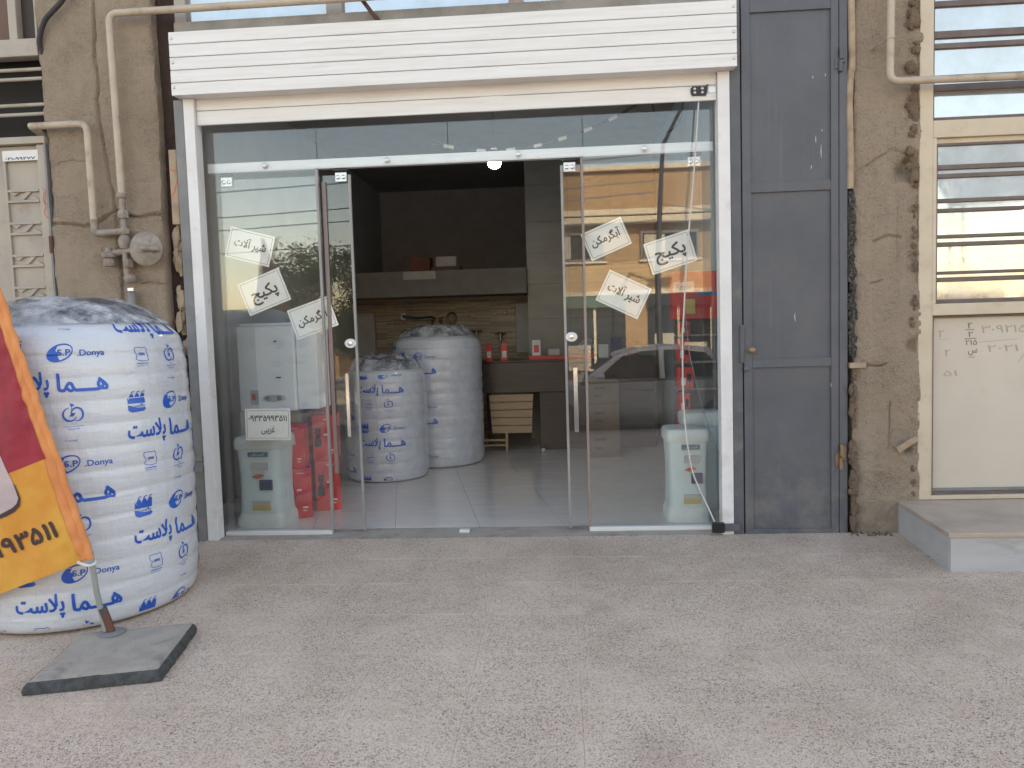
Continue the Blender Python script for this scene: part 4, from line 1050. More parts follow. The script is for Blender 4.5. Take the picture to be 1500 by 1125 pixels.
# ================================================================== TANKS
def tank_print_cell():
    L = []
    # wordmark: هما پلاست
    L.append(text2d('هـــما', width=.225, height=.092, cx=-.1125, cy=0, bold=.030))
    L.append(text2d('پلاست', width=.225, height=.125, cx=-.375, cy=-.006, bold=.030))
    # oval S.P. emblem with .Donya
    def oval(cx_, cy_, a, b, rot, t0, t1, n=22): return [(cx_+a*math.cos(t)*math.cos(rot)-b*math.sin(t)*math.sin(rot), cy_+a*math.cos(t)*math.sin(rot)+b*math.sin(t)*math.cos(rot)) for t in np.linspace(t0, t1, n)]
    cx_, cy_ = -.205, .15
    L.append(ribbon2d(oval(cx_, cy_, .060, .038, .45, -.3, 2*math.pi-.3, 34), [.005+.004*abs(math.sin(i/33*math.pi)) for i in range(34)]))
    left = oval(cx_, cy_, .060, .038, .45, 1.5, 4.4, 18)
    L.append(poly2d(left+[(cx_-.012, cy_-.018), (cx_-.002, cy_-.002), (cx_-.020, cy_+.010), (cx_-.012, cy_+.028)]))
    L.append(text2d('S.P', width=.058, height=.030, cx=cx_+.018, cy=cy_+.002, bold=.02, ar=False))
    L.append(text2d('.Donya', width=.125, height=.040, cx=-.065, cy=.143, bold=.012, ar=False))
    # square emblem: pleats above, word block below
    qx, qy = -.43, .155
    L.append(poly2d([(qx-.048, qy-.005), (qx+.048, qy-.005), (qx+.048, qy+.045), (qx+.03, qy+.045), (qx+.022, qy+.02), (qx+.012, qy+.045), (qx-.002, qy+.045), (qx-.010, qy+.02), (qx-.020, qy+.045), (qx-.03, qy+.04), (qx-.04, qy+.015), (qx-.048, qy+.03)]))
    for k in range(3): L.append(ribbon2d([(qx-.04+k*.03, qy+.022), (qx-.022+k*.03, qy+.056), (qx-.010+k*.03, qy+.058)], .005))
    L.append(poly2d([(qx-.048, qy-.012), (qx-.048, qy-.04), (qx-.03, qy-.052), (qx+.035, qy-.048), (qx+.048, qy-.040), (qx+.048, qy-.030), (qx+.0, qy-.028)]))
    L.append(text2d('پلاست', width=.075, height=.024, cx=qx+.004, cy=qy-.018, bold=.02))
    # apple mark
    ax, ay = -.165, -.16
    def arc(cx2, cy2, r, a0, a1, ry=None, n=18): return [(cx2+r*math.cos(t), cy2+(ry or r)*math.sin(t)) for t in np.linspace(a0, a1, n)]
    L.append(ribbon2d(arc(ax-.013, ay, .030, -4.6, -.4, .033), [.003+.007*abs(math.sin(i/17*math.pi)) for i in range(18)]))
    L.append(ribbon2d(arc(ax+.018, ay, .026, 3.4, -2.0, .033), [.003+.007*abs(math.sin(i/17*math.pi)) for i in range(18)]))
    L.append(poly2d([(ax-.018, ay-.01), (ax-.004, ay+.008), (ax+.012, ay+.006), (ax+.002, ay-.010)]))
    L.append(poly2d([(ax-.006, ay+.036), (ax-.012, ay+.058), (ax+.010, ay+.046)]))
    L.append(ribbon2d([(ax-.006, ay+.036), (ax-.002, ay+.012)], .003))
    L.append(ribbon2d([(ax-.045, ay-.062), (ax+.045, ay-.060)], .0025))
    L.append(text2d('۹۹۱۵۶۲۴', width=.05, height=.010, cx=ax, cy=ay-.075, ar=False)); L.append(text2d('دانا', width=.028, height=.009, cx=ax, cy=ay-.048, ar=False))
    # national standard style outline mark
    sx_, sy_ = -.375, -.155
    out = [(-.035, .038), (-.010, .040), (.012, .036), (.026, .042), (.036, .028), (.030, .018), (.038, .005), (.038, -.030), (.008, -.034), (-.022, -.030), (-.034, -.022), (-.030, -.008), (-.022, .004), (-.034, .010), (-.038, .026), (-.035, .038)]
    L.append(ribbon2d([(sx_+x, sy_+y) for x, y in out], .0032))
    L.append(text2d('ISIRI', width=.034, height=.014, cx=sx_+.004, cy=sy_+.004, bold=.02, ar=False))
    L.append(ribbon2d([(sx_-.035, sy_-.046), (sx_+.035, sy_-.046)], .004)); L.append(text2d('۵۵۶۹۳۲۸۱۷', width=.062, height=.009, cx=sx_, cy=sy_-.058, ar=False))
    L.append(text2d('۱۰۰۰ رتیل', width=.055, height=.013, cx=-.18, cy=-.29, ar=False, bold=.01))
    return merge2d(L)
cell0 = tank_print_cell()
def tank(name_, label, c, R, prof, rib_z0, rib_z1, rib_p, seed, cell_scale, u_right, z_text, top, film_crumple, umin, umax):
    """prof: (radius factor at no rib, z) from foot to crown"""
    cx_, cy_, cz_ = c
    t = thing('water_tank', label, 'water tank', c, 'wrapped white water tanks')
    P = np.array(prof); seg = np.hypot(np.diff(P[:, 0]), np.diff(P[:, 1])); A = np.concatenate([[0], np.cumsum(seg)])
    nv = int(A[-1]/.011); a_ = np.linspace(0, A[-1], nv); r_ = np.interp(a_, A, P[:, 0]); z_ = np.interp(a_, A, P[:, 1])
    for _ in range(3):
        r_[1:-1] = (r_[:-2]+2*r_[1:-1]+r_[2:])/4; z_[1:-1] = (z_[:-2]+2*z_[1:-1]+z_[2:])/4
    rib = lambda z: np.where((z > rib_z0) & (z < rib_z1), .0085*np.abs(np.sin(np.pi*(z-rib_z0)/rib_p))**.45 - .008, 0)
    def wr_(th, z):
        return .004*(fbm(th*1.2+9, z*.7, 2.0, 3, seed)-.5)+.003*(fbm(th*2.5+7, z*3, 3, 3, seed+3)-.5)+.0018*(fbm(th*R*14+11, z*1.2+th*2, 1.2, 3, seed+5)-.5)
    nu = 220
    th = np.linspace(0, 2*math.pi, nu, endpoint=False)
    TH, RR = np.meshgrid(th, r_); _, ZZ = np.meshgrid(th, z_)
    sidew = np.clip(RR/R, 0, 1)
    RA = RR+(rib(ZZ)+wr_(TH % (2*math.pi), ZZ)*np.minimum(1, np.abs(np.sin(TH/2))*12))*sidew
    V = np.stack([cx_+RA*np.cos(TH), cy_+RA*np.sin(TH), cz_+ZZ], -1).reshape(-1, 3)
    idx = np.arange(nv*nu).reshape(nv, nu); nx_ = np.roll(idx, -1, 1)
    F = np.stack([idx[:-1], nx_[:-1], nx_[1:], idx[1:]], -1).reshape(-1, 4)
    mb = MB(); mb.v = [tuple(v) for v in V.tolist()]; mb.f = [tuple(f) for f in F.tolist()]
    mb.f += [tuple(idx[0][::-1].tolist()), tuple(idx[-1].tolist())]
    obj('body', mb, 'tank_white', t, smooth=True, angle=60)
    # print follows the same surface
    rz = lambda z: np.interp(z, z_, r_)
    cell = cut2d(xf2d(cell0, cell_scale), .014, .009)
    C2 = np.array(cell[0]); vs = []; fs_ = []
    W_ = .57*cell_scale; H_ = .56*cell_scale; col = 0
    zmax = top
    # start columns at u_right, go both ways
    kmin = math.floor((umin-u_right)/W_); kmax = math.ceil((umax-u_right)/W_)
    for k in range(kmin, kmax+1):
        for j in range(-5, 5):
            du = u_right+k*W_; dz = z_text+j*H_+(H_*.5 if k % 2 else 0)
            U_ = C2[:, 0]+du; Z_ = C2[:, 1]+dz
            if Z_.min() > zmax or Z_.max() < .02: continue
            th_ = (U_/R); Rv = rz(np.clip(Z_, .02, zmax+.3)); 
            RAv = Rv+(rib(Z_)+wr_(th_ % (2*math.pi), Z_)*np.minimum(1, np.abs(np.sin(th_/2))*12))*np.clip(Rv/R, 0, 1)
            zz = Z_.copy()
            of = .0022+.0003*C2[:, 2]
            q_ = np.stack([cx_+(RAv+of)*np.cos(th_), cy_+(RAv+of)*np.sin(th_), cz_+zz], -1)
            ok = (Z_ > .025) & (Z_ < zmax) & (U_ > umin) & (U_ < umax)
            kk = len(vs); vs += [tuple(v) for v in q_.tolist()]
            fs_ += [tuple(i+kk for i in f) for f in cell[1] if all(ok[i] for i in f)]
    me = bpy.data.meshes.new('blue_print'); me.from_pydata([(v[0]-cx_, v[1]-cy_, v[2]-cz_) for v in vs], [], fs_)
    me.materials.append(MT['tank_blue']); bmm = bmesh.new(); bmm.from_mesh(me)
    bmesh.ops.delete(bmm, geom=[v for v in bmm.verts if not v.link_faces], context='VERTS'); bmm.to_mesh(me); bmm.free()
    o = bpy.data.objects.new('blue_print', me); COL.objects.link(o); o.parent = t; o['kind'] = 'stuff'
    return t, rz

big, rzb = tank('water_tank', 'largest white ribbed water tank with blue print standing outside behind the flag', (-2.78, -1.12, .032), .60,
     [(.50, .0), (.555, .004), (.58, .03), (.592, .08), (.60, .16), (.606, .45), (.608, .8), (.604, 1.1), (.598, 1.3), (.585, 1.43), (.562, 1.515), (.50, 1.575), (.40, 1.635), (.30, 1.68), (.25, 1.70), (.12, 1.712), (.03, 1.715)],
     .10, 1.42, .12, 3, 1.0, -.44, 1.28, 1.60, 0, -1.9, .55)
# crumpled film over the lid of the big tank
def film_cap(parent, c, zc, r_out, prof, amp, seed, mat='film_top', nu=110, nr=34, name='film_cover'):
    P = np.array(prof); rr_ = np.linspace(.01, r_out, nr); th = np.linspace(0, 2*math.pi, nu, endpoint=False)
    TH, RR = np.meshgrid(th, rr_); H = np.interp(RR, P[:, 0], P[:, 1])
    X = RR*np.cos(TH)+50; Y = RR*np.sin(TH)+50
    A1 = 1-2*np.abs(fbm(X, Y, 5, 3, seed)-.5)*1.6; A2 = 1-2*np.abs(fbm(X, Y, 11, 3, seed+7)-.5)*1.6
    f = np.clip((r_out-RR)/.05, 0, 1)
    H = H+amp*(A1*.6+A2*.5-.25)*f*np.clip(.35+fbm(X, Y, 3, 2, seed+2), 0, 1.4)
    V = np.stack([c[0]+RR*np.cos(TH), c[1]+RR*np.sin(TH), c[2]+zc+H], -1).reshape(-1, 3)
    idx = np.arange(nr*nu).reshape(nr, nu); nx_ = np.roll(idx, -1, 1)
    F = np.stack([idx[:-1], nx_[:-1], nx_[1:], idx[1:]], -1).reshape(-1, 4)
    mb = MB(); mb.v = [tuple(v) for v in V.tolist()]; mb.f = [tuple(q) for q in F.tolist()]
    return obj(name, mb, mat, parent, smooth=True, angle=35)
film_cap(big, (-2.78, -1.12, .032), 0, .515, [(0, 1.735), (.12, 1.728), (.25, 1.715), (.30, 1.697), (.40, 1.652), (.50, 1.590), (.53, 1.565)], .018, 5)
t1, _ = tank('water_tank', 'smaller white wrapped water tank standing nearest the shop entrance', (-1.81, 2.38, .062), .42,
     [(.36, 0), (.40, .01), (.415, .06), (.42, .12), (.422, .5), (.42, .9), (.415, 1.0), (.395, 1.07), (.34, 1.12), (.24, 1.15), (.10, 1.165), (.03, 1.168)],
     .08, .98, .11, 23, .93, -.385, .92, 1.06, 0, -1.4, -.375)
film_cap(t1, (-1.81, 2.38, .062), 0, .375, [(0, 1.21), (.10, 1.205), (.22, 1.19), (.30, 1.16), (.36, 1.12), (.41, 1.05)], .075, 15)
t2, _ = tank('water_tank', 'taller white wrapped water tank behind the smaller one inside the shop', (-1.40, 3.2, .062), .50,
     [(.43, 0), (.48, .01), (.495, .06), (.50, .12), (.502, .6), (.50, 1.2), (.495, 1.30), (.47, 1.37), (.40, 1.42), (.28, 1.45), (.10, 1.465), (.03, 1.468)],
     .08, 1.28, .12, 43, .95, -.72, 1.06, 1.32, 0, -1.5, -.70)
film_cap(t2, (-1.40, 3.2, .062), 0, .435, [(0, 1.51), (.12, 1.50), (.26, 1.49), (.36, 1.46), (.43, 1.42), (.49, 1.34)], .06, 25)
# loose clear wrap hanging down the taller tank
def wrap_sheet(parent, c, R, z0, z1, th0, th1, seed):
    nu, nv = 70, 60; th = np.linspace(th0, th1, nu); z = np.linspace(z0, z1, nv)
    TH, Z = np.meshgrid(th, z)
    fold = np.abs(fbm(TH*R*9+20, Z*.8+5, 1.4, 3, seed)-.5)*2
    RA = R+.012+.022*fold*np.clip((Z-z0)/.3, .3, 1)
    V = np.stack([c[0]+RA*np.cos(TH), c[1]+RA*np.sin(TH), c[2]+Z], -1).reshape(-1, 3); idx = np.arange(nu*nv).reshape(nv, nu)
    F = np.stack([idx[:-1, :-1], idx[:-1, 1:], idx[1:, 1:], idx[1:, :-1]], -1).reshape(-1, 4)
    mb = MB(); mb.v = [tuple(v) for v in V.tolist()]; mb.f = [tuple(q) for q in F.tolist()]
    return obj('loose_film', mb, 'clear_wrap', parent, smooth=True, angle=60)
wrap_sheet(t2, (-1.40, 3.2, .062), .50, .03, 1.36, -2.0, -.2, 4)
wrap_sheet(t1, (-1.81, 2.38, .062), .42, .05, 1.06, -2.3, -.3, 8)

# ================================================================== FLAG AND BASE
O_ = Vector((-2.306, -1.80, .464)); dS = Vector((-.275, 0, .961)); dT = Vector((-.94, 0, -.34))
def flag_pt(s, t, off=0):
    p_ = O_+dS*s+dT*t
    wv = .022*math.sin(s*3.1+t*5.0)*min(1, t*5)+.010*math.sin(s*9+t*11)*min(1, t*6)+.0045*math.sin(s*52+t*60+3*math.sin(s*7))*math.exp(-(t/.07)**2)+.0025*math.sin((s*1.3-t)*38)*math.exp(-((t-.03)/.05)**2)
    wv += .012*(mnoise.noise(Vector((s*5+t*4, t*8, 2)))) + .003*mnoise.noise(Vector((s*22, t*24, 5)))
    return (p_.x, p_.y-wv-off, p_.z)
SMAX, TMAX = 2.1, .78
flag = thing('feather_flag', 'orange, red and yellow advertising flag on a leaning pole at left', 'flag', (-2.243, -1.775, .02))
def flag_cloth():
    mb = MB(); ns, ntt = 190, 66
    for i in range(ns+1):
        s = SMAX*i/ns; tm = TMAX*min(1, max(.03, 1-(s-.5)/1.62))
        for j in range(ntt+1): mb.v.append(flag_pt(s, tm*j/ntt))
    for i in range(ns):
        for j in range(ntt):
            a = i*(ntt+1)+j; mb.f.append((a, a+1, a+ntt+2, a+ntt+1))
    return mb
cl = obj('cloth', flag_cloth(), 'flag_orange', flag, smooth=True, angle=0)
sol = cl.modifiers.new('thickness', 'SOLIDIFY'); sol.thickness = .0012; sol.offset = 1
def fdecal(name, sh, mat, off): 
    g = cut2d(sh, .0138, .0118) ; return decal(name, g, mat, cl, lambda s, t: flag_pt(s, t, off))
fdecal('yellow_field', poly2d([(0, .055), (1.0, .055), (1.0, .50), (.55, .74), (0, .77)]), 'flag_yellow', .0030)
fdecal('red_field', poly2d([(.53, .046), (1.98, .046), (1.95, .07), (.53, .60)]), 'flag_red', .0048)
fdecal('pale_field', poly2d([(.66, .258), (.53, .240), (.46, .232), (.392, .234), (.372, .26), (.362, .31), (.36, .40), (.40, .62), (.9, .62), (.80, .42), (.72, .30)]), 'flag_pink', .0064)
fdecal('dark_rim', ribbon2d([(.47, .230), (.40, .229), (.372, .245), (.357, .275), (.352, .32), (.35, .38), (.352, .46)], [.004, .010, .018, .022, .022, .016, .010]), 'flag_dark', .0078)
def digits_on_flag():
    T, F_ = text2d('۰۹۳۳۵۹۹۳۵۱۱', width=.70, height=.078, bold=.028, ar=False)
    # text u runs to the right = -t ; v up = +s ; right end at t .10
    return [(.205+v-.02*u, .455-u, l) for u, v, l in T], [tuple(reversed(f)) for f in F_]
fdecal('phone_digits', digits_on_flag(), 'flag_dark', .0072)
pole = obj('pole', MB().tube([(-2.262, -1.787, .10), (-2.290, -1.797, .30), tuple(O_+Vector((-.002, .004, .03)))], .0135, 12), M('grey_green_pole', (.33, .35, .32), .5), flag, smooth=True)
sl_ = [Vector(flag_pt(s_, 0)) for s_ in np.linspace(0, 2.1, 120)]
obj('sleeve', MB().tube([p_+Vector((0, .004, 0)) for p_ in sl_], [.0165+.0025*mnoise.noise(Vector((k_*.9, 3, 1))) for k_ in range(120)], 14), 'flag_orange', cl, smooth=True)
obj('socket', MB().tube([(-2.240, -1.778, .085), (-2.252, -1.782, .14), (-2.271, -1.790, .215)], .0205, 14), M('dark_rusty_socket', (.085, .07, .07), .6, col2=(.16, .06, .045), vs=8), flag, smooth=True)
obj('tie', MB().tube(spline([(-2.36, -1.82, .452), (-2.325, -1.822, .44), (-2.30, -1.82, .435), (-2.285, -1.80, .44), (-2.30, -1.78, .45)]), .007, 8), 'white_print', flag, smooth=True)
sb = thing('flag_base', 'square grey concrete slab holding the flag pole on the paving', 'base slab', (-2.1, -1.93, .015))
# four corners on the ground and above
cor = [(-2.335, -2.285), (-1.79, -2.15), (-1.885, -1.62), (-2.42, -1.745)]
mbs = MB(); n_ = 26
def quad(u, v):
    a = Vector(cor[0]).lerp(Vector(cor[1]), u); b = Vector(cor[3]).lerp(Vector(cor[2]), u); return a.lerp(b, v)
for i in range(n_+1):
    for j in range(n_+1):
        u, v = i/n_, j/n_; q_ = quad(.03+.94*u, .03+.94*v); e = min(u, 1-u, v, 1-v)
        z = gz(q_.y)+.062+.004*mnoise.noise(Vector((q_.x*9, q_.y*9, 0)))-(.010 if e < .001 else 0)*(1+.6*mnoise.noise(Vector((q_.x*30, q_.y*30, 3))))
        mbs.v.append((q_.x, q_.y, z))
for i in range(n_):
    for j in range(n_):
        a = i*(n_+1)+j; mbs.f.append((a, a+n_+1, a+n_+2, a+1))
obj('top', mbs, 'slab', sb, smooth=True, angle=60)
ring = [(i/n_, 0) for i in range(n_)]+[(1, i/n_) for i in range(n_)]+[(1-i/n_, 1) for i in range(n_)]+[(0, 1-i/n_) for i in range(n_)]
mbe = MB(); L_ = len(ring)
for lvl in range(4):
    for u, v in ring:
        k = (.03, .012, .0, .004)[lvl]; hgt = (.0525, .042, .022, .001)[lvl]
        q_ = quad(k+(1-2*k)*u, k+(1-2*k)*v); nn = Vector((mnoise.noise(Vector((q_.x*24, q_.y*24, lvl*2))), mnoise.noise(Vector((q_.x*24+9, q_.y*24, lvl*3)))))*(.008 if lvl else 0)
        mbe.v.append((q_.x+nn.x, q_.y+nn.y, gz(q_.y)+hgt))
for lvl in range(3):
    for i in range(L_):
        mbe.f.append((lvl*L_+i, lvl*L_+(i+1) % L_, (lvl+1)*L_+(i+1) % L_, (lvl+1)*L_+i))
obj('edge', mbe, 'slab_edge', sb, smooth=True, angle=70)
obj('flange', MB().lathe([(.062, 0), (.062, .008), (.058, .011), (.024, .012)], (-2.238, -1.775, .083), n=28), 'grey_steel', sb, smooth=True)

# ================================================================== INSIDE THE SHOP
bl = thing('led_bulb', 'lit white bulb hanging just under the top rail inside the shop', 'light bulb', (-.55, 1.5, 2.92))
obj('globe', MB().sphere((-.55, 1.5, 2.985), .058, 10), 'lamp_on', bl, smooth=True)
obj('socket', MB().lathe([(.03, 0), (.03, .06), (.02, .07)], (-.55, 1.5, 3.04)), 'white_print', bl, smooth=True)
obj('flex', MB().tube([(-.55, 1.5, 3.11), (-.55, 1.5, 3.9)], .004, 6), 'black_cable', bl)
gr = thing('light_rope', 'sagging rope of pale fairy lights behind the glass above the right door', 'light rope', (-.1, .5, 2.85))
pp = spline([(-.95, .5, 2.93), (-.6, .5, 2.86), (-.25, .5, 2.86), (.05, .5, 2.92), (.35, .5, 3.02), (.62, .5, 3.16), (.7, .5, 3.3)])
obj('cable', MB().tube(pp, .010, 6), 'black_cable', gr, smooth=True)
for k in range(3, len(pp)-12, 5):
    a, b = pp[k], pp[k+1]; obj('sleeve', MB().tube([a, b+(b-a)*.6], .014, 8), 'white_print', gr)

# mezzanine clutter
def carton(x0, x1, y0, y1, z0, z1, mat, label, name='carton', group=None, rz=0, prints=None, cat='box'):
    cx_, cy_ = (x0+x1)/2, (y0+y1)/2
    t = thing(name, label, cat, (cx_, cy_, z0), group, R_(rz))
    hw, hd, hh = (x1-x0)/2, (y1-y0)/2, z1-z0
    obj('box', bx(-hw, hw, -hd, hd, 0, hh), mat, t, local=True, bevel=.003)
    for pn, pm, shp, face in prints or []:
        me_ = map3d(shp, (lambda u, v: (u*hw, -hd-.0015, v*hh)) if face == 'f' else (lambda u, v: (-hw-.0015 if face == 'l' else hw+.0015, u*hd*(-1 if face == 'l' else 1), v*hh)))
        obj(pn, me_, pm, t, local=True)
    return t
carton(-2.02, -1.74, 4.95, 5.2, 2.331, 2.53, 'dim_carton', 'reddish carton on the mezzanine edge beside a white one')
carton(-1.66, -1.38, 4.95, 5.2, 2.40, 2.53, 'offwhite', 'white carton on the mezzanine edge')
carton(-1.72, -1.33, 4.94, 5.22, 2.331, 2.398, 'cardboard', 'low open tray under the white carton on the mezzanine edge')
# counter
ct = thing('counter', 'dark brown shop counter with panelled front', 'counter', (-.05, 4.1, FZ))
obj('upper_front', bx(-.99, 1.1, 3.86, 4.6, .765, 1.13), 'dark_wood', ct, bevel=.004)
obj('countertop', bx(-1.0, 1.12, 3.84, 4.62, 1.132, 1.152), 'dark_wood', ct, bevel=.003)
obj('lower_front', bx(-.285, 1.1, 3.90, 4.55, FZ+.002, .763), 'dark_wood', ct, bevel=.004)
obj('leg', bx(-.985, -.93, 4.45, 4.55, FZ+.002, .763), 'dark_wood', ct)
st_ = thing('crate_front', 'tapered stand of five pale wooden slats in front of the counter', 'wooden stand', (-.63, 3.80, FZ))
zt = np.linspace(.285, .755, 6)
for k in range(5):
    za, zb = zt[k]+.004, zt[k+1]-.004
    f = lambda z: (-.885+(.755-z)*.055, -.355-(.755-z)*.065)
    a, b = f(za), f(zb)
    obj('slat', MB().prism([(a[0], za), (a[1], za), (b[1], zb), (b[0], zb)], 3.78, 3.80), 'pale_wood', st_, bevel=.002)
obj('leg', MB().box(-.705, -.675, 3.802, 3.84, FZ+.002, .75), 'pale_wood', st_, bevel=.002)
obj('foot_bar', MB().box(-.98, -.706, 3.80, 3.83, .19, .215).box(-.98, -.706, 3.80, 3.83, .13, .15), 'pale_wood', st_, bevel=.002)
ba = obj('castor', MB().sphere((-.25, 3.72, FZ+.026), .024, 8), 'white_print', smooth=True)
tagp(ba, 'small white castor ball on the floor beside the counter', 'castor')
def blister(x, label):
    t = thing('tap_pack', label, 'package', (x, 3.95, 1.152), 'red and white tap packs on the counter')
    obj('card', MB().prism([(x-.045, 1.153), (x+.045, 1.153), (x+.035, 1.30), (x+.03, 1.37), (x-.03, 1.37), (x-.035, 1.30)], 3.94, 3.975), 'red', t, bevel=.002)
    obj('tap_print', MB().box(x-.025, x+.028, 3.932, 3.9385, 1.19, 1.27), 'white_print', t, bevel=.003)
blister(-.885, 'red and white tap pack at the left end of the counter')
blister(-.70, 'red and white tap pack second from the counter end')
cd = thing('display_card', 'white display card with a red picture on the counter', 'display card', (-.30, 3.98, 1.153))
obj('card', MB().prism([(3.96, 1.205), (3.97, 1.205), (4.01, 1.39), (4.0, 1.39)], -.36, -.26, 'x'), 'white_print', cd, bevel=.001)
obj('card_foot', bx(-.36, -.26, 3.95, 4.05, 1.202, 1.2045), 'white_print', cd)
obj('picture', MB().add([(-.34, 3.963, 1.24), (-.28, 3.963, 1.24), (-.28, 3.983, 1.33), (-.34, 3.983, 1.33)], [(0, 1, 2, 3)]), 'red', cd)
rb_ = obj('flat_box', bx(-.40, .40, 3.90, 4.10, 1.1525, 1.20), 'red', bevel=.004); tagp(rb_, 'long flat red box lying on the countertop', 'box')
cs = obj('card_sign', bx(-.165, -.03, 3.97, 3.985, 1.2015, 1.275), 'offwhite', bevel=.002); tagp(cs, 'small pale card standing on the flat red box', 'card')
# back wall items
def at_wall(name, label, cat, parts, base):
    t = thing(name, label, cat, base)
    for pn, mb, mt in parts: obj(pn, mb, mt, t, smooth=True)
pnl = obj('heater_panel', bx(-2.93, -2.66, 5.48, 5.598, 1.0, 1.83), 'offwhite', bevel=.01); tagp(pnl, 'pale rectangular cabinet at the left of the mosaic wall', 'cabinet')
pnl = obj('heater_panel', bx(-.64, -.455, 5.48, 5.598, 1.2, 1.90), 'offwhite', bevel=.01); tagp(pnl, 'narrow pale cabinet between the mosaic wall and the tiled column', 'cabinet')
at_wall('shower_mixer', 'chrome shower mixer arm on the mosaic wall', 'tap', [('arm', MB().tube(spline([(-2.25, 5.5, 1.76), (-2.15, 5.5, 1.74), (-2.0, 5.48, 1.72), (-1.85, 5.47, 1.73), (-1.78, 5.47, 1.70)]), .03, 8), 'chrome'), ('rosette', MB().lathe([(.05, 0), (.05, .02)], (-2.25, 5.598, 1.76), 'y'), 'chrome')], (-2.2, 5.59, 1.7))
at_wall('hose_coil', 'brown ring shaped hose on the mosaic wall', 'hose', [('ring', MB().tube([(-1.56+.065*math.cos(a), 5.56, 1.72+.075*math.sin(a)) for a in np.linspace(0, 6.28, 20)], .016, 8), 'brass')], (-1.56, 5.59, 1.64))
for k, x in enumerate((-1.83, -1.71)):
    at_wall('brass_tap', ('left', 'right')[k]+' one of two small brass taps above the wrapped tanks', 'tap', [('spout', MB().tube([(x, 5.598, 1.68), (x, 5.5, 1.69), (x+.01, 5.47, 1.64)], .014, 8), 'brass'), ('handle', MB().tube([(x-.04, 5.52, 1.72), (x+.04, 5.52, 1.73)], .010, 6), 'brass')], (x, 5.59, 1.65))
for k, x in enumerate((-.945, -.785)):
    at_wall('shower_control', ('left', 'right')[k]+' one of two round white knobs on the mosaic wall', 'knob', [('disc', MB().lathe([(.032, 0), (.032, .02), (.02, .04)], (x, 5.598, 1.765), 'y', 16), 'white_print')], (x, 5.59, 1.74))
for k, (x, z) in enumerate(((-1.20, 1.50), (-.86, 1.46))):
    at_wall('wall_tap', ('chrome tap with red mark on the mosaic wall', 'chrome tap on the mosaic wall under the round knobs')[k], 'tap', [('spout', MB().tube([(x, 5.598, z), (x, 5.48, z), (x, 5.46, z-.09)], .022, 8), 'chrome'), ('crossbar', MB().tube([(x-.08, 5.53, z+.02), (x+.08, 5.53, z+.02)], .016, 8), 'chrome')], (x, 5.59, z-.1))
tagp(obj('wall_valve', MB().lathe([(.014, 0), (.02, .03)], (-1.30, 5.598, 1.74), 'y', 10), 'brass', smooth=True), 'tiny brass valve stub high on the mosaic wall', 'valve')

# boiler on its carton
bo = thing('boiler', 'white wall boiler displayed on a carton behind the left pane', 'boiler', (-2.25, .78, .93))
obj('casing', MB().prism([(-2.565, .60), (-2.40, .565), (-2.10, .585), (-2.10, .93), (-2.565, .93)], .93, 1.60, 'z').prism([(-2.55, .62), (-2.40, .585), (-2.12, .60), (-2.12, .93), (-2.55, .93)], 1.60, 1.625, 'z'), 'white_enamel', bo, bevel=.012, seg=3)
obj('side_casing', bx(-2.098, -1.93, .62, .93, .935, 1.60), 'white_enamel', bo, bevel=.008)
obj('display', bx(-2.25, -2.21, .5705, .577, 1.19, 1.20), 'black', bo)
obj('emblem', bx(-2.255, -2.235, .5695, .576, 1.475, 1.485), 'navy', bo)
pe = obj('control_panel', MB().prism([(-2.27+.09*math.cos(a)*1.0, 1.035+.026*math.sin(a)) for a in np.linspace(0, 6.28, 22, endpoint=False)], .562, .579), 'offwhite', bo, bevel=.003)
for x in (-2.315, -2.225): obj('dial', MB().lathe([(.018, 0), (.018, .012), (.010, .016)], (x, .562, 1.035), 'y', 16), 'grey_steel', pe, smooth=True)
lbp = obj('label_sticker', MB().add([(-2.465, .5755, .985), (-2.395, .5615, .985), (-2.395, .5615, 1.10), (-2.465, .5755, 1.10)], [(0, 1, 2, 3)]), 'offwhite', bo)
obj('sticker_print', MB().add([(-2.455, .5725, 1.02), (-2.42, .5655, 1.02), (-2.42, .5655, 1.07), (-2.455, .5725, 1.07)], [(0, 1, 2, 3)]), 'orange_print', lbp)
wc = obj('white_carton', MB().prism([(-2.57, .60), (-2.29, .60), (-2.29, .90), (-2.20, .90), (-2.20, .97), (-2.57, .97)], FZ+.002, .928, 'z'), 'offwhite', bevel=.003)
tagp(wc, 'tall white carton carrying the boiler behind the left pane', 'box')

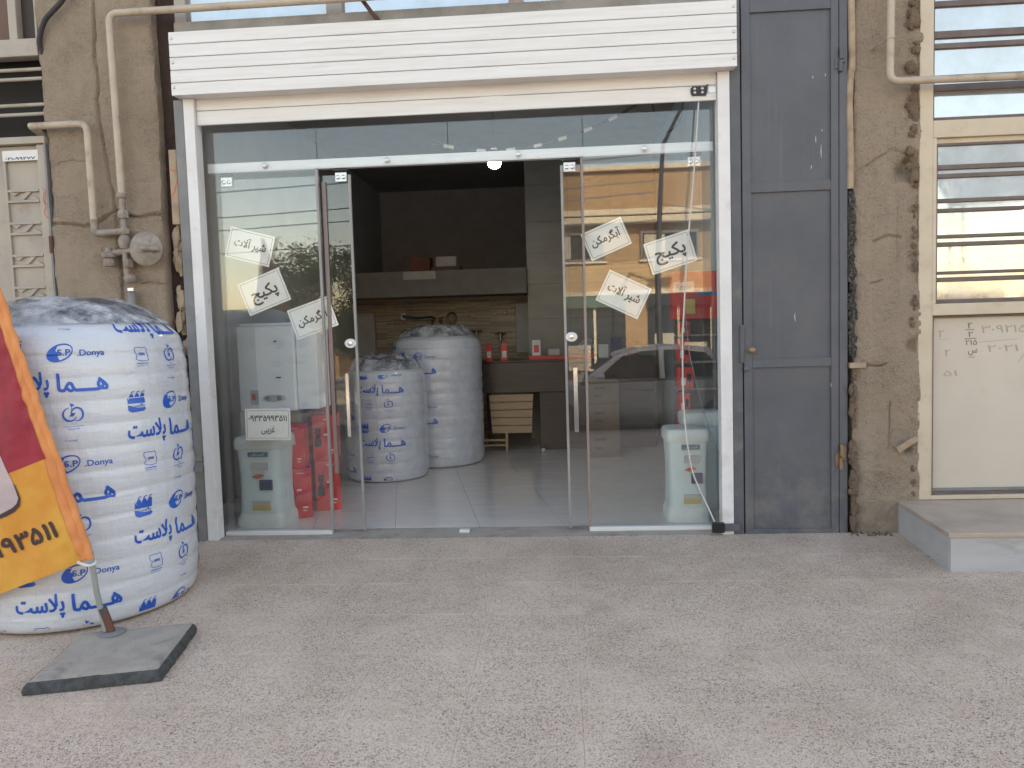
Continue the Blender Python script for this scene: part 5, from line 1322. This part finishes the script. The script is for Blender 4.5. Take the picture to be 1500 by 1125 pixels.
# pale mint floor appliances with flared lid and foot
def appliance(cx_, fy, z0, wd, ht, rz, label, detail=True, depth=.36):
    t = thing('floor_appliance', label, 'appliance', (cx_, fy+depth/2, z0), 'pale mint appliances with flared lid and foot', R_(rz))
    hw, hd = wd/2, depth/2
    def loft(secs):
        mb = MB(); n = 28
        for (sx, sy, z, pw) in secs:
            for k in range(n):
                a = 2*math.pi*(k+.5)/n; c, s = math.cos(a), math.sin(a); e = 2/pw
                mb.v.append((sx*abs(c)**e*(1 if c > 0 else -1), sy*abs(s)**e*(1 if s > 0 else -1), z))
        for i in range(len(secs)-1):
            for k in range(n): mb.f.append((i*n+k, i*n+(k+1) % n, (i+1)*n+(k+1) % n, (i+1)*n+k))
        mb.f += [tuple(range(n-1, -1, -1)), tuple((len(secs)-1)*n+k for k in range(n))]
        return mb
    obj('foot', loft([(hw*.97, hd*.97, 0, 7), (hw, hd, .01, 7), (hw*.98, hd*.98, .10*ht, 7), (hw*.90, hd*.92, .15*ht, 7)]), 'mint_light', t, local=True, smooth=True)
    obj('body', loft([(hw*.90, hd*.92, .15*ht, 6), (hw*.86, hd*.88, .40*ht, 6), (hw*.87, hd*.88, .62*ht, 6), (hw*.93, hd*.93, .86*ht, 6)]), 'mint', t, local=True, smooth=True)
    obj('lid', loft([(hw*.96, hd*.97, .861*ht, 7), (hw*1.0, hd*1.0, .875*ht, 7), (hw*1.0, hd*1.0, .955*ht, 7), (hw*.96, hd*.96, .99*ht, 6), (hw*.85, hd*.85, ht, 6)]), 'mint_light', t, local=True, smooth=True)
    if detail:
        yf = -hd*.945
        def pl_(x0, x1, z0_, z1_, mt, nm, o=0.0): return obj(nm, bx(x0*wd, x1*wd, yf-.012-o, yf+.04, z0_*ht, z1_*ht), mt, t, local=True)
        a = pl_(-.16, .24, .785, .835, 'teal_label', 'name_label'); 
        decal2 = map3d(text2d('آبسال', width=.3*wd, height=.03*ht, cx=.04*wd, cy=.81*ht, bold=.01), lambda u, v: (u, yf-.0135, v)); obj('label_word', decal2, 'white_print', a, local=True)
        pl_(-.10, .22, .64, .72, 'offwhite', 'small_label'); 
        obj('winged_print', map3d(merge2d([poly2d([(-.12*wd, .565*ht), (.0, .545*ht), (.10*wd, .56*ht), (.17*wd, .585*ht), (.06*wd, .60*ht), (-.02*wd, .59*ht)])]), lambda u, v: (u, yf-.006-.002, v)), 'orange_print', t, local=True)
        obj('barcode_label', MB().box(.05*wd, .30*wd, yf-.0085, yf+.03, .42*ht, .53*ht, Matrix.Identity(4)), 'navy', t, local=True)
        pl_(-.12, .25, .26, .30, 'offwhite', 'energy_label', -.006); pl_(-.12, .25, .20, .26, 'yellow_label', 'energy_label_base', -.006)
    return t
appliance(-2.325, .30, FZ+.002, .385, .70, -4, 'pale mint floor appliance with flared lid in the left shop window', depth=.34)
appliance(.905, .30, FZ+.002, .325, .69, 0, 'pale mint floor appliance with flared lid in the right shop window', depth=.34)
appliance(1.10, .74, FZ+.002, .34, .76, 0, 'second pale mint appliance behind the one in the right shop window', detail=False, depth=.34)

# red tool cartons on the left
def red_prints(seed):
    r3 = random.Random(seed); L = [rect2d(-.1+.1*k, -.02+.1*k, .90, .915) for k in range(6)]+[rect2d(.3, .7, .20, .23), rect2d(.3, .62, .14, .16), rect2d(-.1, .25, .55, .59)]
    pic = poly2d([(-.85, .30), (-.30, .30), (-.25, .45), (-.45, .52), (-.30, .62), (-.30, .72), (-.75, .72), (-.80, .60), (-.62, .55), (-.85, .45)])
    return [('white_lettering', 'white_print', merge2d(L), 'f'), ('tool_picture', 'black', pic, 'f')]
gname = 'red tool cartons in the left window'
zr = FZ+.002
carton(-2.155-.10, -2.155+.10, .60, .80, zr, zr+.40, 'red', 'lower front red tool carton beside the left appliance', 'tool_carton', gname, 16, red_prints(1))
carton(-2.0-.10, -2.0+.10, .86, 1.10, zr, zr+.42, 'red', 'lower rear red tool carton in the left window', 'tool_carton', gname, 16, red_prints(2))
carton(-2.165-.085, -2.165+.085, .61, .80, zr+.402, zr+.402+.35, 'red', 'upper front red tool carton stacked in the left window', 'tool_carton', gname, 8, red_prints(3))
carton(-2.0-.10, -2.0+.10, .88, 1.10, zr+.422, zr+.422+.37, 'red', 'upper rear red tool carton stacked in the left window', 'tool_carton', gname, 10, red_prints(4))
carton(-2.25, -2.06, 1.25, 1.5, zr, zr+.95, 'dark_red', 'tall dark red carton behind the left window stack', 'tall_carton')
carton(-2.25, -2.07, 1.27, 1.5, zr+.952, zr+1.45, 'dark_red', 'dark red carton on top of the tall one in the left window', 'tall_carton')

# right side: red tool display and cardboard
ds = thing('tool_display', 'red tool display stand with Ronix sign behind the right pane', 'display stand', (1.08, 1.1, FZ))
obj('back_panel', bx(.93, 1.26, 1.14, 1.17, FZ+.002, 1.90), M('grey_display_back', (.10, .10, .11), .6), ds)
obj('header', MB().box(.90, 1.262, .98, 1.138, 1.56, 1.94), 'red', ds, bevel=.004)
obj('header_band', MB().box(1.10, 1.261, .975, .9795, 1.745, 1.775), 'blue_print', ds)
obj('sign_board', bx(.905, 1.07, .955, .9745, 1.775, 1.855), 'white_print', ds, bevel=.003)
decal('sign_word', text2d('Ronix', width=.115, height=.05, cx=.9875, cy=1.815, bold=.02, ar=False), 'dark_red', ds, lambda u, v: (u, .9535, v))
obj('header_print', bx(.99, 1.08, .9715, .9795, 1.60, 1.72), 'yellow_label', ds)
for z in (1.42, 1.20, .98, .78): obj('shelf', bx(.93, 1.26, 1.0, 1.139, z, z+.015), 'grey_steel', ds)
for k, (x0, x1, z0, z1) in enumerate(((.95, 1.04, 1.436, 1.54), (.935, 1.035, 1.216, 1.40), (.935, 1.06, .996, 1.17), (.94, 1.03, .796, .96), (.93, 1.07, .615, .76))):
    carton(x0, x1, .98, 1.10, z0, z1, 'red', ('small red carton on the top shelf under the sign', 'red carton on the second display shelf', 'wider red carton on the third display shelf', 'red carton on the lowest display shelf', 'red and white carton below the display shelves')[k], 'small_carton', 'small red cartons on the tool display', 0,
           [('white_patch', 'white_print', rect2d(-.6, .0, .15, .5), 'f'), ('black_patch', 'black', rect2d(.15, .7, .3, .7), 'f')])
# the lowest one stands on a short box
carton(.93, 1.20, .97, 1.13, FZ+.002, .613, 'offwhite', 'plain pale box under the red cartons of the display', 'plain_box')
g2 = 'brown cartons stacked before the counter'
zc = FZ+.002
for k, hgt in enumerate((.31, .29, .27)):
    carton(.27, .62, 3.25, 3.6, zc, zc+hgt, 'cardboard', ('lowest', 'middle', 'topmost')[k]+' brown carton of the stack before the counter', 'brown_carton', g2, 0, [('print', 'dark_wood', merge2d([rect2d(-.6, .1, .6, .7), rect2d(-.6, -.1, .3, .38)]), 'f')])
    zc += hgt+.002
pw = obj('plastic_bag', chunk_mesh((.30, 3.98, 1.29), .09, 5, (1.2, .8, 1.0), 12), 'film_top', smooth=True); tagp(pw, 'crumpled clear plastic bag on the counter behind the right door', 'bag')

# ================================================================== ACROSS THE STREET (seen in the glass)
ob = thing('brick_building', 'ochre brick building with pale cornice across the street', 'building', (4.7, -20, -.08))
obj('wall', MB().box(-1.2, 10.6, -26, -18.6, -.08, 6.35), 'ochre_brick', ob)
obj('parapet_cap', bx(-1.3, 10.7, -26, -18.45, 6.35, 6.5), 'cornice', ob, bevel=.02)
obj('cornice', MB().box(-1.3, 10.7, -18.6, -18.2, 4.72, 4.92), 'cornice', ob, bevel=.03)
obj('cornice', MB().box(-1.3, 10.7, -18.6, -18.32, 4.98, 5.16), 'cornice', ob, bevel=.03)
obj('stone_cladding', bx(-1.25, 10.65, -18.6, -18.5, 2.65, 3.55), 'stone_band', ob)
obj('floor_band', bx(-1.3, 10.7, -18.6, -18.38, 2.52, 2.66), 'cornice', ob, bevel=.02)
for k, x in enumerate(np.arange(-.4, 9, 2.9)):
    wf = obj('window', MB().box(x, x+.08, -18.6, -18.5, 3.6, 4.5).box(x+1.72, x+1.8, -18.6, -18.5, 3.6, 4.5).box(x+.08, x+1.72, -18.6, -18.5, 4.42, 4.5).box(x+.08, x+1.72, -18.6, -18.5, 3.6, 3.68), 'brown_bar', ob)
    obj('pane', bx(x+.08, x+1.72, -18.6, -18.56, 3.68, 4.42), 'win_dark', wf)
    obj('curtain', bx(x+.12, x+.75, -18.56, -18.54, 3.7, 4.40), 'curtain', wf)
    obj('sill', bx(x-.05, x+1.85, -18.6, -18.42, 3.54, 3.6), 'cornice', wf)
for k, x in enumerate(np.arange(-.9, 8, 3.6)):
    if k % 3 == 2:
        dr = obj('shop_shutter', MB().box(x, x+2.9, -18.6, -18.5, -.08, 2.1), 'curtain', ob)
    else:
        dr = obj('shop_window', MB().box(x, x+2.9, -18.6, -18.56, -.08, 2.15), 'win_dark', ob)
        obj('mullion', MB().box(x+.9, x+.98, -18.56, -18.5, -.08, 2.15).box(x+1.9, x+1.98, -18.56, -18.5, -.08, 2.15), 'cornice', dr)
        obj('display', MB().box(x+.2, x+.8, -18.555, -18.54, .3, 1.3).box(x+1.1, x+1.8, -18.555, -18.54, .2, 1.0), 'curtain', dr)
    obj('sign_board', bx(x, x+2.9, -18.6, -18.38, 2.16, 2.5), ('green_paint', 'win_dark', 'awning_red')[k % 3], ob, bevel=.01)
lob = thing('low_building', 'low yellow building with red sign far across the street on the left', 'building', (-14, -24, -.08))
obj('wall', bx(-14.5, -8.8, -30, -24, -.08, 2.3), 'ochre_brick', lob)
obj('roof', bx(-14.7, -8.6, -30, -23.8, 2.3, 2.5), 'cornice', lob)
obj('sign', bx(-11.2, -9.3, -23.79, -23.7, 2.15, 2.75), 'awning_red', lob)
obj('window', bx(-10.8, -9.3, -24.02, -23.98, .5, 1.6), 'win_dark', lob)
obj('door', bx(-13.2, -11.8, -24.02, -23.98, -.05, 1.7), 'win_dark', lob)

def tree(x, y, ht, rad, label, mat, seed, loose=1.0, nleaf=5200):
    r4 = random.Random(seed); t = thing('street_tree', label, 'tree', (x, y, -.08), 'trees across the street')
    base = Vector((x, y, -.08)); top = base+Vector((r4.uniform(-.3, .3), r4.uniform(-.2, .2), ht*.6))
    mb = MB().tube([base, base.lerp(top, .5)+Vector((.08, 0, 0)), top], [.14, .11, .07], 8); tips = []
    for k in range(11):
        s = base.lerp(top, r4.uniform(.5, 1)); a = r4.uniform(0, 6.28); e = s+Vector((math.cos(a)*rad*r4.uniform(.5, .95), math.sin(a)*rad*r4.uniform(.5, .95), r4.uniform(.2, .42)*ht))
        mb.tube([s, s.lerp(e, .5)+Vector((0, 0, .15)), e], [.05, .035, .012], 6); tips += [e, s.lerp(e, .6)]
    obj('trunk', mb, 'bark', t, smooth=True)
    lf_ = MB()
    for k in range(nleaf):
        c = r4.choice(tips); p = c+Vector((r4.gauss(0, 1), r4.gauss(0, 1), r4.gauss(0, .8)))*rad*.2*loose
        s = r4.uniform(.028, .06); u = Vector((r4.uniform(-1, 1), r4.uniform(-1, 1), r4.uniform(-1, 1))).normalized(); v = u.orthogonal().normalized()
        lf_.add([p-u*s, p+v*s*.55, p+u*s, p-v*s*.55], [(0, 1, 2, 3)])
    o = obj('crown', lf_, mat, t)
tree(-7.0, -16.0, 4.5, .95, 'leafy green tree across the street, right one of the pair', 'green_ok', 1)
tree(-8.2, -17.5, 4.3, .8, 'thin olive tree across the street, left one of the pair', 'leaf_olive', 2, 1.2, 3400)
tree(-5.7, -17.2, 4.4, 1.0, 'dark green tree between the pair and the brick building', 'green_ok', 3)
tree(-5.9, -15.6, 2.7, .9, 'low bushy green shrub at the foot of the trees, nearest the brick building', 'green_ok', 12)
tree(-7.6, -15.9, 2.3, .8, 'low bushy green shrub at the foot of the left pair of trees', 'green_ok', 13, 1.0, 3500)
slp = thing('street_lamp', 'dark leaning street lamp post by the road', 'street lamp', (2.35, -14.0, -.08))
obj('post', MB().tube([(2.5, -14.0, -.08), (2.45, -14.0, 3.0), (2.62, -14.0, 6.0), (3.2, -13.6, 7.1), (4.0, -13.0, 7.3)], [.08, .07, .05, .04, .035], 10), 'black_cable', slp, smooth=True)
obj('lamp_head', MB().box(3.9, 4.6, -13.1, -12.8, 7.24, 7.36), 'grey_steel', slp, bevel=.03)
for k, (z0, z1, sag, x0, y0) in enumerate(((5.2, 5.6, .5, -40, -13.0), (4.5, 5.0, .45, -40, -13.1), (4.2, 4.75, .5, -40, -13.2), (3.9, 4.1, .5, -40, -13.3))):
    o = obj('power_line', MB().tube([(x0+k_/16*(42.4-0), y0, z0+(z1-z0)*k_/16-sag*4*(k_/16)*(1-k_/16)) for k_ in range(17)], .014, 5), 'black', smooth=True)
    tagp(o, 'black overhead power line along the street, '+('highest', 'second highest', 'third highest', 'lowest')[k]+' of four', 'power line', 'overhead power lines')

# parked silver car behind the photographer
car = thing('parked_car', 'silver saloon car parked at the kerb, reflected in the right pane', 'car', (1.3, -7.3, -.22))
def car_sec(x):
    # returns list of (halfwidth, z) for lower body at station x (0 front .. 4.3 rear)
    L = 4.3; u = x/L
    hood = np.interp(x, [0, .15, .6, 1.15, 1.3, 3.2, 3.6, 4.1, 4.3], [.55, .66, .76, .86, .90, .93, .92, .86, .70])
    wd = np.interp(x, [0, .1, .35, .9, 3.4, 4.0, 4.2, 4.3], [.55, .70, .80, .84, .84, .80, .72, .62])
    low = np.interp(x, [0, .2, 4.1, 4.3], [.30, .20, .22, .34])
    return [(wd*.92, low), (wd, low+.12), (wd*1.0, .50), (wd*.985, .62), (wd*.94, hood-.05), (wd*.85, hood), (wd*.45, hood+.02), (0, hood+.03)]
def car_body():
    mb = MB(); xs = np.concatenate([np.linspace(0, .4, 6), np.linspace(.6, 3.9, 20), np.linspace(4.05, 4.3, 5)]); rows = []
    for x in xs:
        s = car_sec(x); row = [(a, z) for a, z in s]+[(-a, z) for a, z in reversed(s[:-1])]
        rows.append([(-.9+x, -7.25+a, -.22+z) for a, z in row])
    n = len(rows[0])
    for r in rows: mb.v += r
    for i in range(len(rows)-1):
        for k in range(n): mb.f.append((i*n+k, i*n+(k+1) % n, (i+1)*n+(k+1) % n, (i+1)*n+k))
    mb.f += [tuple(range(n)), tuple((len(rows)-1)*n+k for k in range(n-1, -1, -1))]
    return mb
obj('body', car_body(), 'car_paint', car, smooth=True, angle=30)
prof_c = [(1.15, .88), (1.75, 1.30), (2.1, 1.405), (2.7, 1.43), (3.2, 1.38), (3.9, .93)]
def ch_pt(x, z, s, inset=0): 
    k = (z-.88)/.55; return (-.9+x, -7.25+s*(.80-.20*k-inset), -.22+z)
mb = MB(); P1 = [ch_pt(x, z, 1) for x, z in prof_c]; P2 = [ch_pt(x, z, -1) for x, z in prof_c]; n = len(prof_c)
mb.add(P1+P2, [tuple(range(n)), tuple(range(2*n-1, n-1, -1))]+[(i, i+n, (i+1) % n+n, (i+1) % n) for i in range(n)])
obj('roof', mb, 'car_paint', car, bevel=.03, seg=3)
for s in (1, -1):
    for q_ in ([(1.42, .93), (1.83, 1.27), (2.15, 1.345), (2.42, 1.36), (2.42, .93)], [(2.50, .93), (2.50, 1.36), (2.75, 1.36), (3.15, 1.30), (3.45, .98), (3.45, .93)]):
        a = [ch_pt(x, z, s, -.008) for x, z in q_]; b = [ch_pt(x, z, s, .01) for x, z in q_]; k = len(q_)
        obj('side_window', MB().add(a+b, [tuple(range(k)), tuple(range(2*k-1, k-1, -1))]+[(i, (i+1) % k, (i+1) % k+k, i+k) for i in range(k)]), 'car_glass', car)
    obj('wing_mirror', MB().sphere((-.9+1.5, -7.25+s*.93, -.22+.98), .09, 6, (.6, 1, .7)), 'car_paint', car, smooth=True)
    for x in (1.5, 2.55): obj('door_handle', bx(-.9+x+.65, -.9+x+.83, -7.25+s*.845-.012, -7.25+s*.845+.012, -.22+.76, -.22+.785), 'car_paint', car, bevel=.004)
    obj('door_seam', MB().box(-.9+2.455, -.9+2.462, -7.25+s*.838-.004, -7.25+s*.838+.006, -.22+.32, -.22+.88), 'black', car)
    obj('headlight', MB().sphere((-.9+.14, -7.25+s*.60, -.22+.60), .11, 6, (.8, 1, .6)), 'chrome', car, smooth=True)
    obj('tail_light', MB().sphere((-.9+4.2, -7.25+s*.62, -.22+.74), .11, 6, (.6, 1, .8)), 'lamp_red', car, smooth=True)
    for x in (.82, 3.35):
        wh = obj('wheel', MB().lathe([(.19, -.10), (.30, -.105), (.315, -.06), (.315, .06), (.30, .105), (.19, .10)], (-.9+x, -7.25+s*.745, -.22+.315), 'y', 24), 'rubber', car, smooth=True)
        obj('rim', MB().lathe([(.18, -.104), (.19, -.10), (.19, .10), (.18, .104), (.06, .09), (.03, .09)], (-.9+x, -7.25+s*.745, -.22+.315), 'y', 20), 'grey_steel', wh, smooth=True)
obj('windscreen', MB().add([ch_pt(1.20, .925, 1, .06), ch_pt(1.20, .925, -1, .06), ch_pt(1.70, 1.275, -1, .05), ch_pt(1.70, 1.275, 1, .05)], [(0, 1, 2, 3)]), 'car_glass', car).location.z += .008
obj('bumper', bx(-.94, -.86, -7.8, -6.7, -.22+.28, -.22+.46), 'car_paint', car, bevel=.03)

for o in list(bpy.data.objects):
    if o.type == 'EMPTY': o.empty_display_size = .05

fl_ = thing('festoon_lights', 'string of small lit bulbs across the street reflected in the louvred window', 'string lights', (9.5, -14.0, 3.9))
fp_ = spline([(2.47, -14, 4.6), (5.5, -14, 4.15), (8.2, -14, 4.2), (10.8, -14, 4.15), (13.4, -14, 4.3), (16, -14, 4.9)], 6)
obj('cable', MB().tube(fp_, .012, 5), 'black_cable', fl_, smooth=True)
for k in (7, 13, 19, 25):
    b_l = obj('bulb', MB().sphere((fp_[k].x, -14, fp_[k].z-.16), .055, 6), 'lamp_on', fl_, smooth=True)
    obj('bulb_socket', MB().lathe([(.03, 0), (.03, .1)], (fp_[k].x, -14, fp_[k].z-.11), n=8), 'black', b_l)
pl2 = obj('utility_pole', MB().tube([(16, -14, -.08), (16, -14, 7)], .09, 10), 'concrete', smooth=True); tagp(pl2, 'grey concrete pole at the far kerb right of the street lamp', 'pole')

rb2 = thing('low_building', 'low yellow brick building right of the tall brick one across the street', 'building', (17, -22, -.08))
obj('wall', bx(11.5, 26, -28, -20, -.08, 2.1), 'ochre_brick', rb2); obj('roof', bx(11.4, 26.1, -28.1, -19.9, 2.1, 2.3), 'cornice', rb2)
for x in (13, 17.5, 21.5): obj('shop_window', bx(x, x+2.6, -20.02, -19.97, .1, 1.7), 'win_dark', rb2)
cn = thing('shade_canopy', 'blue grey sloping shade canopy on two posts reflected in the louvred window', 'canopy', (12.2, -15, -.08))
obj('sheet', MB().add([(9.7, -14.6, 4.3), (14.8, -14.6, 4.4), (14.8, -16.5, 6.9), (11.0, -16.5, 6.75), (9.7, -16.0, 5.9),
                       (9.7, -14.56, 4.27), (14.8, -14.56, 4.37), (14.8, -16.46, 6.87), (11.0, -16.46, 6.72), (9.7, -15.96, 5.87)],
    [(0, 1, 2, 3, 4), (9, 8, 7, 6, 5), (0, 5, 6, 1), (1, 6, 7, 2), (2, 7, 8, 3), (3, 8, 9, 4), (4, 9, 5, 0)]), M('blue_grey_tarp', (.10, .125, .15), .7), cn)
for x, y, z in ((9.75, -14.6, 4.3), (14.7, -14.6, 4.4), (11.0, -16.45, 6.7), (14.7, -16.45, 6.85)): obj('post', MB().tube([(x, y, -.08), (x, y, z)], .04, 8), 'grey_steel', cn)

# small clutter seen behind the right pane and on the counter
for k, (x, hh, mt_, lb) in enumerate(((.50, .16, 'white_print', 'small white box standing on the counter end, behind the right pane'), (.66, .24, 'navy', 'dark blue box standing on the counter beside the small white one'), (.86, .19, 'dim_carton', 'dull red box at the right end of the counter'))):
    o = obj('counter_box', bx(x-.06, x+.06, 4.0, 4.12, 1.1525, 1.1525+hh), mt_, bevel=.004); tagp(o, lb, 'box')
tg = obj('hanging_cable', MB().tube(spline([(.70, .45, 3.2), (.72, .45, 3.0), (.80, .46, 2.92), (.90, .46, 3.0), (.93, .45, 3.2)]), .006, 6), 'black_cable', smooth=True)
tagp(tg, 'black cable loop hanging behind the glass at the top right corner', 'cable')
